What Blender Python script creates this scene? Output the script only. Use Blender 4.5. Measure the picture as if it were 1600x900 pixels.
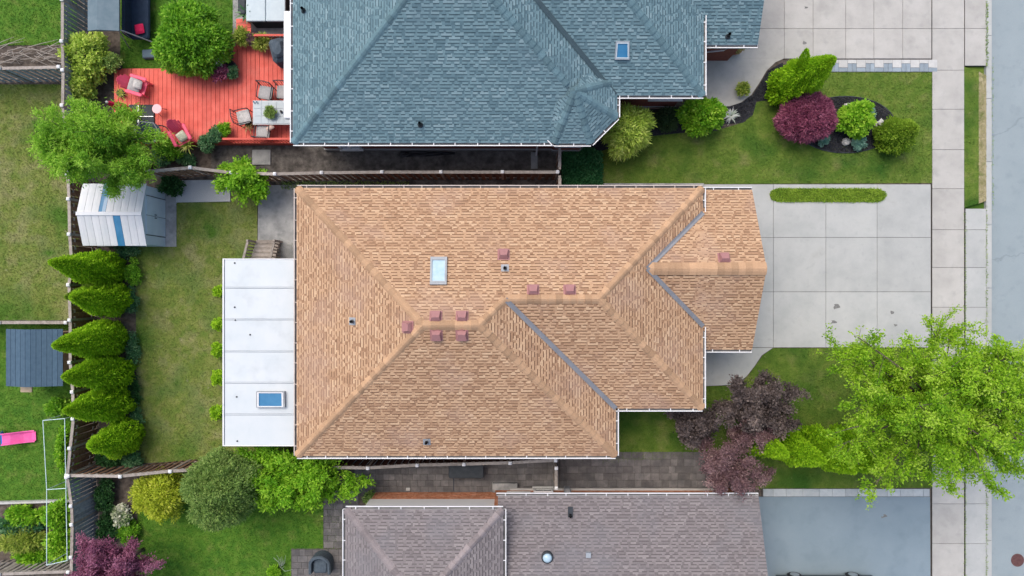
import bpy, math, random
import numpy as np
from mathutils import Vector, Matrix
random.seed(7); RNG = np.random.default_rng(7)
for o in list(bpy.data.objects): bpy.data.objects.remove(o)
sc = bpy.context.scene; COL = sc.collection
# ------------------------------------------------------------------ camera, light
H = 31.0; S = 34.0                      # drone height, pixels per metre on the ground
cam = bpy.data.objects.new('camera', bpy.data.cameras.new('camera')); COL.objects.link(cam)
cam.location = (0, 0, H); cam.data.sensor_width = 36; cam.data.lens = 36*H*S/1600; cam.data.clip_end = 5000
sc.camera = cam
SUN_EL, SUN_AZ = 60.0, 128.0            # azimuth counter-clockwise from +X
d = Vector((math.cos(math.radians(SUN_AZ))*math.cos(math.radians(SUN_EL)), math.sin(math.radians(SUN_AZ))*math.cos(math.radians(SUN_EL)), math.sin(math.radians(SUN_EL))))
sun = bpy.data.objects.new('sun', bpy.data.lights.new('sun', 'SUN')); COL.objects.link(sun)
sun.rotation_euler = d.to_track_quat('Z', 'Y').to_euler(); sun.data.energy = .95; sun.data.angle = math.radians(42); sun.data.color = (1, .95, .87)
w = bpy.data.worlds.new('World'); sc.world = w; w.use_nodes = True
nt = w.node_tree; nt.nodes.clear()
sky = nt.nodes.new('ShaderNodeTexSky'); sky.sky_type = 'NISHITA'; sky.sun_disc = False
sky.sun_elevation = math.radians(SUN_EL); sky.sun_rotation = math.radians(90-SUN_AZ); sky.dust_density = 4; sky.air_density = 1.0; sky.ozone_density = .6
bg = nt.nodes.new('ShaderNodeBackground'); bg.inputs[1].default_value = .15
wo = nt.nodes.new('ShaderNodeOutputWorld'); nt.links.new(sky.outputs[0], bg.inputs[0]); nt.links.new(bg.outputs[0], wo.inputs[0])
sc.view_settings.view_transform = 'Standard'; sc.view_settings.look = 'None'; sc.view_settings.gamma = 1; sc.view_settings.exposure = 0.66
# ------------------------------------------------------------------ helpers
def W(px, py, z=0.0):
    k = (H-z)/H/S
    return Vector(((px-800)*k, (450-py)*k, z))
def wx(px, z=0): return (px-800)*(H-z)/H/S
def wy(py, z=0): return (450-py)*(H-z)/H/S
def poly_px(pts, z=0): return [W(x, y, z) for x, y in pts]

def mat(name, cols, scale=6, rough=.85, bump=0., bscale=60, attr=False, rand=0., spec=.3, transl=0., metal=0., patch=None, speck=None, trans=0., coat=0., crack=None):
    m = bpy.data.materials.new(name); m.use_nodes = True; T = m.node_tree; N = T.nodes; Lk = T.links
    B = N['Principled BSDF']; out = N['Material Output']
    B.inputs['Roughness'].default_value = rough; B.inputs['Specular IOR Level'].default_value = spec; B.inputs['Metallic'].default_value = metal
    B.inputs['Coat Weight'].default_value = coat; B.inputs['Transmission Weight'].default_value = trans
    pos = N.new('ShaderNodeNewGeometry').outputs['Position']
    def noise(s, det=4, ro=.6):
        n = N.new('ShaderNodeTexNoise'); n.inputs['Scale'].default_value = s; n.inputs['Detail'].default_value = det; n.inputs['Roughness'].default_value = ro
        Lk.new(pos, n.inputs['Vector']); return n.outputs['Fac']
    def ramp(fac, stops):
        r = N.new('ShaderNodeValToRGB'); e = r.color_ramp.elements
        while len(e) < len(stops): e.new(.5)
        for i, (p, c) in enumerate(stops): e[i].position = p; e[i].color = (*c, 1) if len(c) == 3 else c
        Lk.new(fac, r.inputs[0]); return r.outputs[0]
    def mix(fac, a, b, mode='MIX'):
        x = N.new('ShaderNodeMix'); x.data_type = 'RGBA'; x.blend_type = mode
        if isinstance(fac, float): x.inputs[0].default_value = fac
        else: Lk.new(fac, x.inputs[0])
        for sock, v in ((x.inputs[6], a), (x.inputs[7], b)):
            if isinstance(v, tuple): sock.default_value = (*v, 1)
            else: Lk.new(v, sock)
        return x.outputs[2]
    n = len(cols)
    if n == 1: cols = [tuple(c*.9 for c in cols[0]), tuple(min(1, c*1.1) for c in cols[0])]; n = 2
    if attr:
        a = N.new('ShaderNodeAttribute'); a.attribute_name = 'tone'; f = a.outputs['Fac']
        c = ramp(f, [(i/(n-1), cols[i]) for i in range(n)])
        c = mix(.25, c, ramp(noise(scale), [(.3, (.55,)*3), (.7, (1.3,)*3)]), 'MULTIPLY')
    else:
        c = ramp(noise(scale), [(.3+.4*i/(n-1), cols[i]) for i in range(n)])
    if patch:
        for pc, ps, lo, hi in patch:
            c = mix(ramp(noise(ps, 3, .55), [(lo, (0, 0, 0)), (hi, (1, 1, 1))]), c, pc)
    if speck:
        c = mix(speck[1], c, ramp(noise(speck[0], 2, .7), [(.35, (.35,)*3), (.65, (1.5,)*3)]), 'MULTIPLY')
    if rand:
        oi = N.new('ShaderNodeObjectInfo')
        hs = N.new('ShaderNodeHueSaturation'); mr = N.new('ShaderNodeMapRange')
        mr.inputs[3].default_value = 1-rand; mr.inputs[4].default_value = 1+rand
        Lk.new(oi.outputs['Random'], mr.inputs[0]); Lk.new(mr.outputs[0], hs.inputs['Value']); Lk.new(c, hs.inputs['Color']); c = hs.outputs[0]
    if crack:
        v = N.new('ShaderNodeTexVoronoi'); v.feature = 'DISTANCE_TO_EDGE'; v.inputs['Scale'].default_value = crack[0]
        nn = N.new('ShaderNodeTexNoise'); nn.inputs['Scale'].default_value = 1.3; nn.inputs['Detail'].default_value = 5; Lk.new(pos, nn.inputs['Vector'])
        vm = N.new('ShaderNodeVectorMath'); vm.operation = 'ADD'; Lk.new(pos, vm.inputs[0]); Lk.new(nn.outputs['Color'], vm.inputs[1]); Lk.new(vm.outputs[0], v.inputs['Vector'])
        c = mix(ramp(v.outputs['Distance'], [(0, (1, 1, 1)), (crack[1], (0, 0, 0))]), c, crack[2])
    Lk.new(c, B.inputs['Base Color'])
    if bump:
        b = N.new('ShaderNodeBump'); b.inputs['Strength'].default_value = bump; b.inputs['Distance'].default_value = .02
        Lk.new(noise(bscale, 3), b.inputs['Height']); Lk.new(b.outputs[0], B.inputs['Normal'])
    if transl:
        t = N.new('ShaderNodeBsdfTranslucent'); Lk.new(c, t.inputs[0]); ms = N.new('ShaderNodeMixShader'); ms.inputs[0].default_value = transl
        Lk.new(B.outputs[0], ms.inputs[1]); Lk.new(t.outputs[0], ms.inputs[2]); Lk.new(ms.outputs[0], out.inputs[0])
    return m

def root_loc(p):
    while p is not None and p.parent is not None: p = p.parent
    return p.location.copy() if p is not None else Vector((0, 0, 0))
def link(o, parent=None):
    COL.objects.link(o)
    if parent is not None: o.parent = parent
    return o
def tag(o, label, cat, group=None):
    o['label'] = label; o['category'] = cat
    if group: o['group'] = group
    return o
def thing(name, label, cat, loc, group=None, rz=0):
    o = bpy.data.objects.new(name, None); COL.objects.link(o); o.location = loc; o.rotation_euler = (0, 0, rz); o.empty_display_size = .2
    return tag(o, label, cat, group)
class MB:
    def __init__(s): s.v = []; s.f = []; s.t = []
    def add(s, vs, fs, tone=None):
        b = len(s.v); s.v += [tuple(v) for v in vs]; s.f += [tuple(i+b for i in f) for f in fs]
        if tone is not None: s.t += [tone]*len(vs)
        return s
    def box(s, c, size, rz=0, tilt=None):
        c = Vector(c); hx, hy, hz = (q/2 for q in size); R = Matrix.Rotation(rz, 3, 'Z')
        if tilt is not None: R = R @ Matrix.Rotation(tilt[1], 3, tilt[0])
        vs = [c + R @ Vector((x, y, z)) for z in (-hz, hz) for x, y in ((-hx, -hy), (hx, -hy), (hx, hy), (-hx, hy))]
        return s.add(vs, [(3, 2, 1, 0), (4, 5, 6, 7), (0, 1, 5, 4), (1, 2, 6, 5), (2, 3, 7, 6), (3, 0, 4, 7)])
    def rbox(s, c, size, rz=0, b=.03, puff=0.):
        """box with chamfered upright corners and top edge"""
        c = Vector(c); hx, hy, hz = (q/2 for q in size); R = Matrix.Rotation(rz, 3, 'Z'); b = min(b, hx*.9, hy*.9)
        def ring(ins, z):
            x, y = hx-ins, hy-ins; k = b
            return [c + R @ Vector(p) for p in ((-x+k, -y, z), (x-k, -y, z), (x, -y+k, z), (x, y-k, z), (x-k, y, z), (-x+k, y, z), (-x, y-k, z), (-x, -y+k, z))]
        bz = min(b, hz)
        vs = ring(0, -hz)+ring(0, hz-bz)+ring(min(b*.7, hx*.3, hy*.3), hz)+[c+Vector((0, 0, hz+puff))]
        fs = [tuple(range(7, -1, -1))]
        for L in (0, 8):
            fs += [(L+i, L+(i+1) % 8, L+8+(i+1) % 8, L+8+i) for i in range(8)]
        fs += [(16+i, 16+(i+1) % 8, 24) for i in range(8)]
        return s.add(vs, fs)
    def tube(s, pts, r, n=8, cap=True):
        pts = [Vector(p) for p in pts]; rs = r if isinstance(r, (list, tuple)) else [r]*len(pts); rings = []
        for i, p in enumerate(pts):
            t = (pts[min(i+1, len(pts)-1)]-pts[max(i-1, 0)]).normalized()
            a = t.cross(Vector((0, 0, 1)) if abs(t.z) < .9 else Vector((1, 0, 0))).normalized(); b = t.cross(a)
            rings.append([p+(a*math.cos(k*math.tau/n)+b*math.sin(k*math.tau/n))*rs[i] for k in range(n)])
        vs = [v for q in rings for v in q]
        fs = [(i*n+k, i*n+(k+1) % n, (i+1)*n+(k+1) % n, (i+1)*n+k) for i in range(len(pts)-1) for k in range(n)]
        if cap: fs += [tuple(range(n-1, -1, -1)), tuple(range((len(pts)-1)*n, len(pts)*n))]
        return s.add(vs, fs)
    def lathe(s, c, prof, n=16):
        c = Vector(c); vs = [c+Vector((r*math.cos(k*math.tau/n), r*math.sin(k*math.tau/n), z)) for r, z in prof for k in range(n)]
        fs = [(i*n+k, i*n+(k+1) % n, (i+1)*n+(k+1) % n, (i+1)*n+k) for i in range(len(prof)-1) for k in range(n)]
        fs += [tuple(range(n-1, -1, -1)), tuple(range((len(prof)-1)*n, len(prof)*n))]
        return s.add(vs, fs)
    def prism(s, poly, z0, z1):
        p = [(q[0], q[1]) for q in poly]
        if sum(p[i][0]*p[(i+1) % len(p)][1]-p[(i+1) % len(p)][0]*p[i][1] for i in range(len(p))) < 0: p = p[::-1]
        n = len(p); vs = [(x, y, z0) for x, y in p]+[(x, y, z1) for x, y in p]
        return s.add(vs, [tuple(range(n-1, -1, -1)), tuple(range(n, 2*n))]+[(i, (i+1) % n, n+(i+1) % n, n+i) for i in range(n)])
    def build(s, name, m, parent=None, smooth=False, local=False):
        me = bpy.data.meshes.new(name); L = Vector((0, 0, 0)) if local else root_loc(parent)
        me.from_pydata([(v[0]-L.x, v[1]-L.y, v[2]-L.z) for v in s.v], [], s.f)
        if s.t:
            a = me.attributes.new('tone', 'FLOAT', 'POINT'); a.data.foreach_set('value', s.t)
        me.materials.append(m)
        if smooth: me.polygons.foreach_set('use_smooth', [True]*len(me.polygons))
        return link(bpy.data.objects.new(name, me), parent)
def sbuild(mb, name, m, parent=None):
    o = mb.build(name, m, parent); 
    if parent is None: o['kind'] = 'structure'
    return o
_ub = {}
def unit_box(m, bev=.04):
    k = (m.name, bev)
    if k not in _ub:
        mb = MB(); b = bev/2
        vs = []
        for z, ins in ((-.5, 0), (.5-bev, 0), (.5, b)):
            h = .5-ins; vs += [(-h, -h, z), (h, -h, z), (h, h, z), (-h, h, z)]
        fs = [(3, 2, 1, 0), (8, 9, 10, 11)]+[(L+i, L+(i+1) % 4, L+4+(i+1) % 4, L+4+i) for L in (0, 4) for i in range(4)]
        me = bpy.data.meshes.new('piece'); me.from_pydata(vs, [], fs); me.materials.append(m); _ub[k] = me
    return _ub[k]
def piece(name, me, parent, loc, size=(1, 1, 1), rz=0, M=None):
    o = bpy.data.objects.new(name, me); L = root_loc(parent)
    if M is not None:
        M = M.copy(); M.translation = M.translation-L; o.matrix_local = M
    else:
        o.location = Vector(loc)-L; o.scale = size; o.rotation_euler = (0, 0, rz)
    return link(o, parent)
def copy_tree(o, parent=None):
    c = o.copy(); COL.objects.link(c)
    if parent is not None: c.parent = parent; c.matrix_parent_inverse = o.matrix_parent_inverse
    for ch in o.children: copy_tree(ch, c)
    return c
# ------------------------------------------------------------------ materials
M = {}
M['soil'] = mat('soil', [(.05, .038, .03), (.10, .08, .065), (.15, .125, .10)], 5, bump=.6, bscale=30, speck=(60, .4))
M['grass_dry'] = mat('grass_dry', [(.10, .165, .024), (.145, .19, .036), (.20, .225, .06)], 2.2, .9, .5, 90, patch=[((.27, .25, .12), 1.0, .47, .74), ((.065, .145, .014), .5, .5, .68), ((.33, .31, .19), 3.2, .66, .85)], speck=(38, .4))
M['grass_mid'] = mat('grass_mid', [(.065, .13, .012), (.10, .165, .02), (.145, .195, .034)], 1.8, .9, .5, 90, patch=[((.20, .205, .07), 1.1, .55, .85), ((.035, .10, .008), .42, .5, .70), ((.24, .23, .10), 3.4, .66, .88)], speck=(38, .4))
M['grass_lush'] = mat('grass_lush', [(.04, .13, .008), (.07, .17, .012), (.11, .205, .022)], 2.4, .9, .5, 90, patch=[((.14, .18, .04), 1.2, .56, .85)], speck=(38, .4))
M['grass_straw'] = mat('grass_straw', [(0.204, 0.198, 0.084), (0.300, 0.264, 0.144), (0.384, 0.336, 0.204)], 3, .9, .5, 90, patch=[((.11, .15, .03), 1.6, .55, .8)], speck=(38, .35))
M['concrete'] = mat('concrete', [(.345, .36, .35), (.39, .40, .39), (.43, .44, .425)], .9, .9, .25, 120, rand=.05, patch=[((.32, .335, .33), 3.5, .58, .9), ((.29, .29, .275), .9, .6, .95)], speck=(90, .10))
M['concrete_warm'] = mat('concrete_warm', [(.355, .345, .325), (.405, .395, .37), (.44, .43, .405)], 1.1, .9, .25, 120, rand=.05, patch=[((.33, .325, .31), 2.6, .55, .85), ((.25, .25, .24), .8, .6, .95)], speck=(90, .12))
M['concrete_old'] = mat('concrete_old', [(.20, .205, .205), (.29, .295, .29), (.37, .37, .36)], 1.6, .9, .35, 80, patch=[((.15, .16, .165), 2.2, .55, .8)], speck=(70, .15))
M['asphalt'] = mat('asphalt', [(.245, .295, .315), (.275, .325, .345)], .7, .9, .4, 160, patch=[((.22, .265, .285), 2.4, .55, .85)], speck=(110, .16), crack=(.09, .004, (.2, .24, .26)))
M['asphalt_drive'] = mat('asphalt_drive', [(.185, .245, .285), (.215, .275, .315)], .6, .85, .4, 160, patch=[((.155, .21, .245), 1.1, .52, .85)], speck=(110, .15))
M['stain'] = mat('stain', [(.12, .12, .115), (.2, .2, .195)], 12, .8)
M['mulch'] = mat('mulch', [(.012, .013, .018), (.03, .032, .040), (.055, .055, .062)], 26, .95, .9, 45, speck=(70, .5))
M['gravel'] = mat('gravel', [(.05, .045, .04), (.11, .10, .09), (.17, .155, .14)], 4, .95, .8, 60, patch=[((.035, .032, .03), 1.4, .5, .75)], speck=(80, .45))
M['paver'] = mat('paver', [(.105, .10, .10), (.14, .132, .13), (.18, .168, .162)], 3, .9, .4, 80, rand=.22, speck=(60, .25), patch=[((.08, .08, .082), 1.2, .5, .8)])
M['paver_pale'] = mat('paver_pale', [(.42, .42, .41), (.50, .50, .48)], 5, .85, .3, 80, rand=.1, speck=(70, .12))
M['paver_blue'] = mat('paver_blue', [(.22, .27, .31), (.27, .32, .36)], 5, .85, .3, 80, rand=.12, speck=(70, .12))
M['paver_mist'] = mat('paver_mist', [(.34, .375, .39), (.42, .445, .45)], 5, .85, .3, 80, rand=.14, speck=(70, .15))
M['sand'] = mat('sand', [(.07, .065, .06), (.11, .10, .09)], 10, .95, .4)
M['exposed'] = mat('exposed', [(.34, .35, .36), (.50, .51, .51)], 38, .9, .5, 60, speck=(80, .35))
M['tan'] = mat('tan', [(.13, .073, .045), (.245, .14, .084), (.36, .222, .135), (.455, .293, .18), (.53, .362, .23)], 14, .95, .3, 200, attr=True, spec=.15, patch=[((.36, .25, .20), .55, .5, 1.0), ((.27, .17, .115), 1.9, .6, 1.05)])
M['blue'] = mat('blue', [(.045, .075, .09), (.075, .13, .155), (.10, .17, .20), (.135, .22, .25), (.19, .28, .31)], 14, .95, .3, 200, attr=True, spec=.2, patch=[((.10, .16, .19), .5, .55, .95)])
M['mauve'] = mat('mauve', [(.10, .088, .09), (.14, .124, .126), (.17, .152, .154), (.205, .184, .185), (.245, .222, .22)], 14, .95, .3, 200, attr=True, spec=.2, patch=[((.165, .165, .18), .5, .5, .95)])
M['deck_tan'] = mat('deck_tan', [(.30, .18, .11)], 3); M['deck_blue'] = mat('deck_blue', [(.05, .09, .11)], 3); M['deck_mauve'] = mat('deck_mauve', [(.15, .14, .15)], 3)
M['cap_tan'] = mat('cap_tan', [(.37, .232, .14), (.445, .288, .176)], 20, .95, .2, 200, rand=.2, spec=.15)
M['cap_blue'] = mat('cap_blue', [(.085, .15, .175), (.12, .20, .23)], 20, .95, .2, 200, rand=.2, spec=.2)
M['cap_mauve'] = mat('cap_mauve', [(.19, .165, .168), (.25, .22, .22)], 20, .95, .2, 200, rand=.2, spec=.2)
M['valley'] = mat('valley', [(.20, .205, .22), (.25, .255, .27)], 3, .55, metal=.2)
M['valley_dark'] = mat('valley_dark', [(.035, .06, .075), (.05, .085, .10)], 3, .6)
M['white'] = mat('white', [(.66, .67, .68), (.72, .72, .72)], 2, .5)
M['gutter_in'] = mat('gutter_in', [(.10, .10, .10), (.17, .165, .16)], 3, .8)
M['gutter_tan'] = mat('gutter_tan', [(.45, .38, .33), (.55, .48, .43)], 3, .6)
M['brick_red'] = mat('brick_red', [(.18, .055, .04), (.26, .085, .06)], 9, .9, .4, 40)
M['brick_orange'] = mat('brick_orange', [(.38, .13, .06), (.52, .22, .12), (.60, .33, .22)], 7, .9, .4, 40, rand=.2)
M['mortar'] = mat('mortar', [(.36, .32, .29)], 9)
M['foundation'] = mat('foundation', [(.27, .27, .27), (.33, .33, .32)], 4, .9, .3)
M['pane_blue'] = mat('pane_blue', [(.025, .15, .30), (.05, .20, .36)], 1.5, .08, spec=.6)
M['pane_sky'] = mat('pane_sky', [(.30, .46, .56), (.44, .56, .63)], 2.2, .06, spec=.6)
M['pane_dark'] = mat('pane_dark', [(.03, .04, .05)], 1, .06, spec=.6)
M['grey_metal'] = mat('grey_metal', [(.26, .28, .30), (.33, .35, .37)], 3, .5, metal=.3)
M['vent'] = mat('vent', [(.30, .145, .145), (.35, .175, .17)], 4, .6)
M['black'] = mat('black', [(.012, .012, .014), (.02, .02, .023)], 5, .5)
M['dark_grey'] = mat('dark_grey', [(.028, .034, .04), (.045, .052, .06)], 5, .7, .2, 40)
M['roof_white'] = mat('roof_white', [(.50, .55, .57), (.55, .585, .60)], 1.2, .5, rand=.02, patch=[((.43, .47, .49), 1.6, .55, .95)])
M['shed_white'] = mat('shed_white', [(.52, .55, .575), (.58, .59, .61)], 3, .5, rand=.05)
M['shed_front'] = mat('shed_front', [(.42, .53, .60), (.50, .60, .66)], 2, .55)
M['seam'] = mat('seam', [(.28, .31, .34)], 4, .5)
M['wood_grey'] = mat('wood_grey', [(.21, .185, .16), (.30, .265, .235), (.36, .325, .29)], 7, .9, .4, 40, rand=.18)
M['wood_brown'] = mat('wood_brown', [(.12, .06, .036), (.18, .10, .062), (.235, .14, .09)], 7, .9, .4, 40, rand=.25)
M['wood_maroon'] = mat('wood_maroon', [(.045, .016, .012), (.075, .028, .02)], 7, .9, .4, 40, rand=.25)
M['wood_slate'] = mat('wood_slate', [(.17, .20, .225), (.23, .265, .295), (.30, .335, .36)], 7, .85, .4, 40, rand=.2)
M['red_deck'] = mat('red_deck', [(.57, .088, .062), (.64, .115, .084), (.70, .145, .108)], 2.2, .7, .2, 60, rand=.09, patch=[((.62, .17, .13), 1.4, .58, .95)], speck=(25, .12))
M['red_rail'] = mat('red_rail', [(.50, .07, .05), (.58, .10, .07)], 4, .6)
M['pink'] = mat('pink', [(.72, .07, .14), (.78, .10, .18)], 4, .45, rand=.05)
M['pink_pale'] = mat('pink_pale', [(.80, .42, .45), (.85, .5, .52)], 4, .5)
M['hot_pink'] = mat('hot_pink', [(.62, .012, .07), (.72, .02, .10)], 6, .8, .3, 30)
M['slide_pink'] = mat('slide_pink', [(.85, .10, .35), (.88, .16, .42)], 4, .4)
M['blue_plastic'] = mat('blue_plastic', [(.03, .13, .45)], 4, .4)
M['fabric_grey'] = mat('fabric_grey', [(.34, .33, .32), (.42, .41, .40)], 14, .95, .4, 60, speck=(60, .2))
M['fabric_slate'] = mat('fabric_slate', [(.05, .07, .09), (.085, .11, .135)], 10, .95, .4, 60)
M['fabric_floral'] = mat('fabric_floral', [(.65, .62, .52), (.42, .44, .28), (.75, .70, .62)], 16, .95, .3)
M['fabric_blush'] = mat('fabric_blush', [(.50, .36, .30), (.58, .43, .36)], 14, .95, .4, 60)
M['navy'] = mat('navy', [(.010, .022, .045), (.018, .035, .065)], 5, .8)
M['slate_canopy'] = mat('slate_canopy', [(.10, .15, .18), (.14, .19, .22)], 3, .8)
M['tub_cover'] = mat('tub_cover', [(.42, .50, .54), (.48, .56, .59)], 3, .6)
M['tile'] = mat('tile', [(.30, .36, .39), (.36, .41, .44)], 5, .3, rand=.05)
M['terracotta'] = mat('terracotta', [(.30, .11, .06), (.40, .16, .09)], 6, .8)
M['pot_dark'] = mat('pot_dark', [(.012, .013, .016), (.03, .03, .035)], 6, .5)
M['stone'] = mat('stone', [(.36, .34, .32), (.58, .56, .53)], 9, .9, .5, 30)
M['play_roof'] = mat('play_roof', [(.045, .085, .13), (.065, .115, .165)], 6, .8, .3, 60, rand=.08)
M['play_wall'] = mat('play_wall', [(.42, .33, .22), (.50, .40, .28)], 6, .8)
M['bark'] = mat('bark', [(.07, .055, .045), (.15, .12, .10)], 12, .95, .8, 30)
M['twig'] = mat('twig', [(.28, .25, .22), (.38, .34, .30)], 12, .95)
M['rust'] = mat('rust', [(.09, .04, .04), (.14, .07, .066)], 12, .8, .4, 50)
M['car_paint'] = mat('car_paint', [(.04, .045, .05)], 1, .25, coat=.8)
M['silver'] = mat('silver', [(.55, .58, .60)], 4, .3, metal=.8)
M['mint'] = mat('mint', [(.50, .66, .68), (.58, .72, .73)], 5, .5)
def leafmat(n, cols, tr=.42, g=1.6): M[n] = mat(n, [tuple(min(.8, q*g) for q in c) for c in cols], 9, .55, attr=True, spec=.25, transl=tr)
leafmat('lf_lime', [(.085, .20, .008), (.17, .32, .012), (.26, .41, .025), (.34, .46, .07)], .45, 1.5)
leafmat('lf_locust', [(.06, .17, .012), (.14, .30, .02), (.24, .41, .04), (.36, .50, .10)], .42, 1.5)
leafmat('lf_vivid', [(.055, .17, .008), (.125, .30, .012), (.22, .40, .025), (.34, .49, .055)], .42, 1.45)
leafmat('lf_round', [(.04, .12, .008), (.085, .22, .012), (.15, .32, .02), (.27, .42, .05)])
leafmat('lf_cedar', [(.075, .17, .008), (.145, .27, .010), (.215, .35, .014), (.29, .42, .03)], .4, 1.95)
leafmat('lf_cedar2', [(.065, .13, .012), (.125, .21, .018), (.19, .275, .028), (.25, .33, .055)], .4, 1.8)
leafmat('lf_dark', [(.008, .032, .010), (.016, .06, .016), (.03, .09, .024), (.055, .13, .04)])
leafmat('lf_yew', [(.008, .022, .008), (.018, .042, .014), (.032, .06, .022), (.05, .08, .03)])
leafmat('lf_ivy', [(.012, .075, .024), (.022, .11, .035), (.045, .16, .055), (.09, .22, .09)])
leafmat('lf_olive', [(.06, .115, .026), (.115, .19, .042), (.18, .255, .065), (.27, .33, .12)], .42, 1.7)
leafmat('lf_gold', [(.15, .21, .012), (.26, .32, .02), (.36, .40, .04), (.45, .45, .09)], .42, 1.6)
leafmat('lf_gold2', [(.13, .22, .03), (.26, .36, .05), (.37, .46, .09), (.47, .54, .16)])
leafmat('lf_purple', [(.085, .02, .04), (.16, .04, .078), (.235, .07, .118), (.32, .125, .175)], .42, 1.75)
leafmat('lf_purple2', [(.075, .022, .045), (.16, .05, .095), (.24, .09, .15), (.33, .16, .22)])
leafmat('lf_smoke', [(.04, .031, .031), (.078, .061, .057), (.125, .098, .09), (.205, .165, .145)])
leafmat('lf_smoke2', [(.06, .032, .038), (.13, .075, .082), (.20, .125, .128), (.30, .215, .20)])
leafmat('lf_spruce', [(.06, .15, .12), (.11, .22, .175), (.16, .28, .22), (.23, .35, .29)])
leafmat('lf_silver', [(.28, .33, .26), (.42, .47, .40), (.56, .60, .53), (.68, .70, .64)])
leafmat('lf_white', [(.10, .22, .05), (.36, .42, .24), (.62, .63, .52), (.75, .74, .66)], .3, 1.1)
leafmat('lf_teal', [(.02, .075, .03), (.05, .14, .055), (.10, .20, .09), (.20, .30, .16)])
leafmat('lf_spike', [(.07, .13, .015), (.17, .24, .03), (.28, .33, .06), (.38, .38, .12)])
leafmat('lf_straw', [(.14, .10, .04), (.25, .20, .08), (.32, .30, .12), (.40, .38, .18)])

# ------------------------------------------------------------------ vegetation tools
def norm(a): return a/np.maximum(np.linalg.norm(a, axis=1, keepdims=True), 1e-6)
def quads(name, V, tone4, m, parent):
    n = len(V)//4; me = bpy.data.meshes.new(name); L = root_loc(parent)
    V = V-np.array(L)[None]
    me.vertices.add(n*4); me.vertices.foreach_set('co', V.astype(np.float32).ravel())
    me.loops.add(n*4); me.loops.foreach_set('vertex_index', np.arange(n*4, dtype=np.int32))
    me.polygons.add(n); me.polygons.foreach_set('loop_start', np.arange(0, n*4, 4, dtype=np.int32))
    me.update(calc_edges=True)
    a = me.attributes.new('tone', 'FLOAT', 'POINT'); a.data.foreach_set('value', np.clip(tone4, 0, 1).astype(np.float32))
    me.materials.append(m)
    return link(bpy.data.objects.new(name, me), parent)
def leaves(name, P, D, L, Wd, tone, m, parent, up=.8):
    n = len(P); L = np.broadcast_to(L, n)*RNG.uniform(.7, 1.25, n); Wd = np.broadcast_to(Wd, n)*RNG.uniform(.7, 1.25, n)
    D = norm(D); nr = norm(np.array([0, 0, up])+RNG.normal(0, .55, (n, 3)))
    sd = norm(np.cross(D, nr)); dn = np.zeros((n, 3)); dn[:, 2] = -L*.12
    V = np.stack([P, P+D*(L*.45)[:, None]+sd*(Wd*.5)[:, None], P+D*L[:, None]+dn, P+D*(L*.45)[:, None]-sd*(Wd*.5)[:, None]], 1).reshape(-1, 3)
    return quads(name, V, np.repeat(tone, 4), m, parent)
def sph(n): return norm(RNG.normal(0, 1, (n, 3)))
def blob(c, rad, nclump, nper, rc, leaf, m, parent, name='crown', spread=.5, tone=(.5, .22), lump=.16, flat=1.0, low=-.35):
    """leafy crown: clumps of leaves scattered over the outer shell of a lumpy ellipsoid"""
    d_ = sph(nclump*3); d_ = d_[d_[:, 2] > low][:nclump]; nclump = len(d_)
    ph = RNG.uniform(0, 6.28, 6); az = np.arctan2(d_[:, 1], d_[:, 0])
    f = 1+lump*(np.sin(3*az+ph[0])*.5+np.sin(5*az+ph[1]+2*d_[:, 2])*.4+np.sin(9*az+ph[2])*.3)
    r = f*(1-spread*RNG.random(nclump)**1.8)
    C = np.array(c)+d_*r[:, None]*np.array(rad)
    ct = RNG.normal(tone[0], tone[1]*.75, nclump)
    k = np.repeat(np.arange(nclump), nper); n = len(k)
    off = sph(n)*(RNG.random(n)**.5)[:, None]*rc; off[:, 2] *= flat
    P = C[k]+off; D = norm(off)*.6+d_[k]*.6+RNG.normal(0, .5, (n, 3)); D[:, 2] = np.maximum(D[:, 2], -.2)
    t = ct[k]+RNG.normal(0, tone[1]*.6, n)
    P[:, 2] = np.maximum(P[:, 2], .05)
    return leaves(name, P, D, leaf[0], leaf[1], t, m, parent)
def core(c, rad, m, parent, name='inner_foliage', n=14, rough=.12):
    mb = MB(); vs = []; fs = []; R_ = 9
    for i in range(R_+1):
        th = math.pi*i/R_
        for k in range(n):
            q = 1+random.uniform(-rough, rough); ph = k*math.tau/n
            vs.append((c[0]+rad[0]*q*math.sin(th)*math.cos(ph), c[1]+rad[1]*q*math.sin(th)*math.sin(ph), max(.02, c[2]+rad[2]*q*math.cos(th))))
    for i in range(R_):
        for k in range(n): fs.append((i*n+k, (i+1)*n+k, (i+1)*n+(k+1) % n, i*n+(k+1) % n))
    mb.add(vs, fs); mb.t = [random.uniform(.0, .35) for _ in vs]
    return mb.build(name, m, parent)
def trunk(base, top, r, parent, limbs=(), name='trunk', m=None):
    mb = MB(); b = Vector(base); t = Vector(top); pts = [b+(t-b)*f+Vector((random.uniform(-1, 1), random.uniform(-1, 1), 0))*r*.5*(0 < f < 1) for f in (0, .25, .5, .75, 1)]
    mb.tube(pts, [r*1.25, r, r*.85, r*.7, r*.45], 9)
    for a, e, rr in limbs:
        a = Vector(a); e = Vector(e); mid = (a+e)/2+Vector((random.uniform(-.1, .1), random.uniform(-.1, .1), .12))
        mb.tube([a, mid, e], [rr, rr*.7, rr*.25], 6)
    return mb.build(name, m or M['bark'], parent, smooth=True)
def base_of(px, py, z):                  # foot of a thing seen at px,py at height z
    p = W(px, py, z); return Vector((p.x, p.y, 0))
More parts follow.
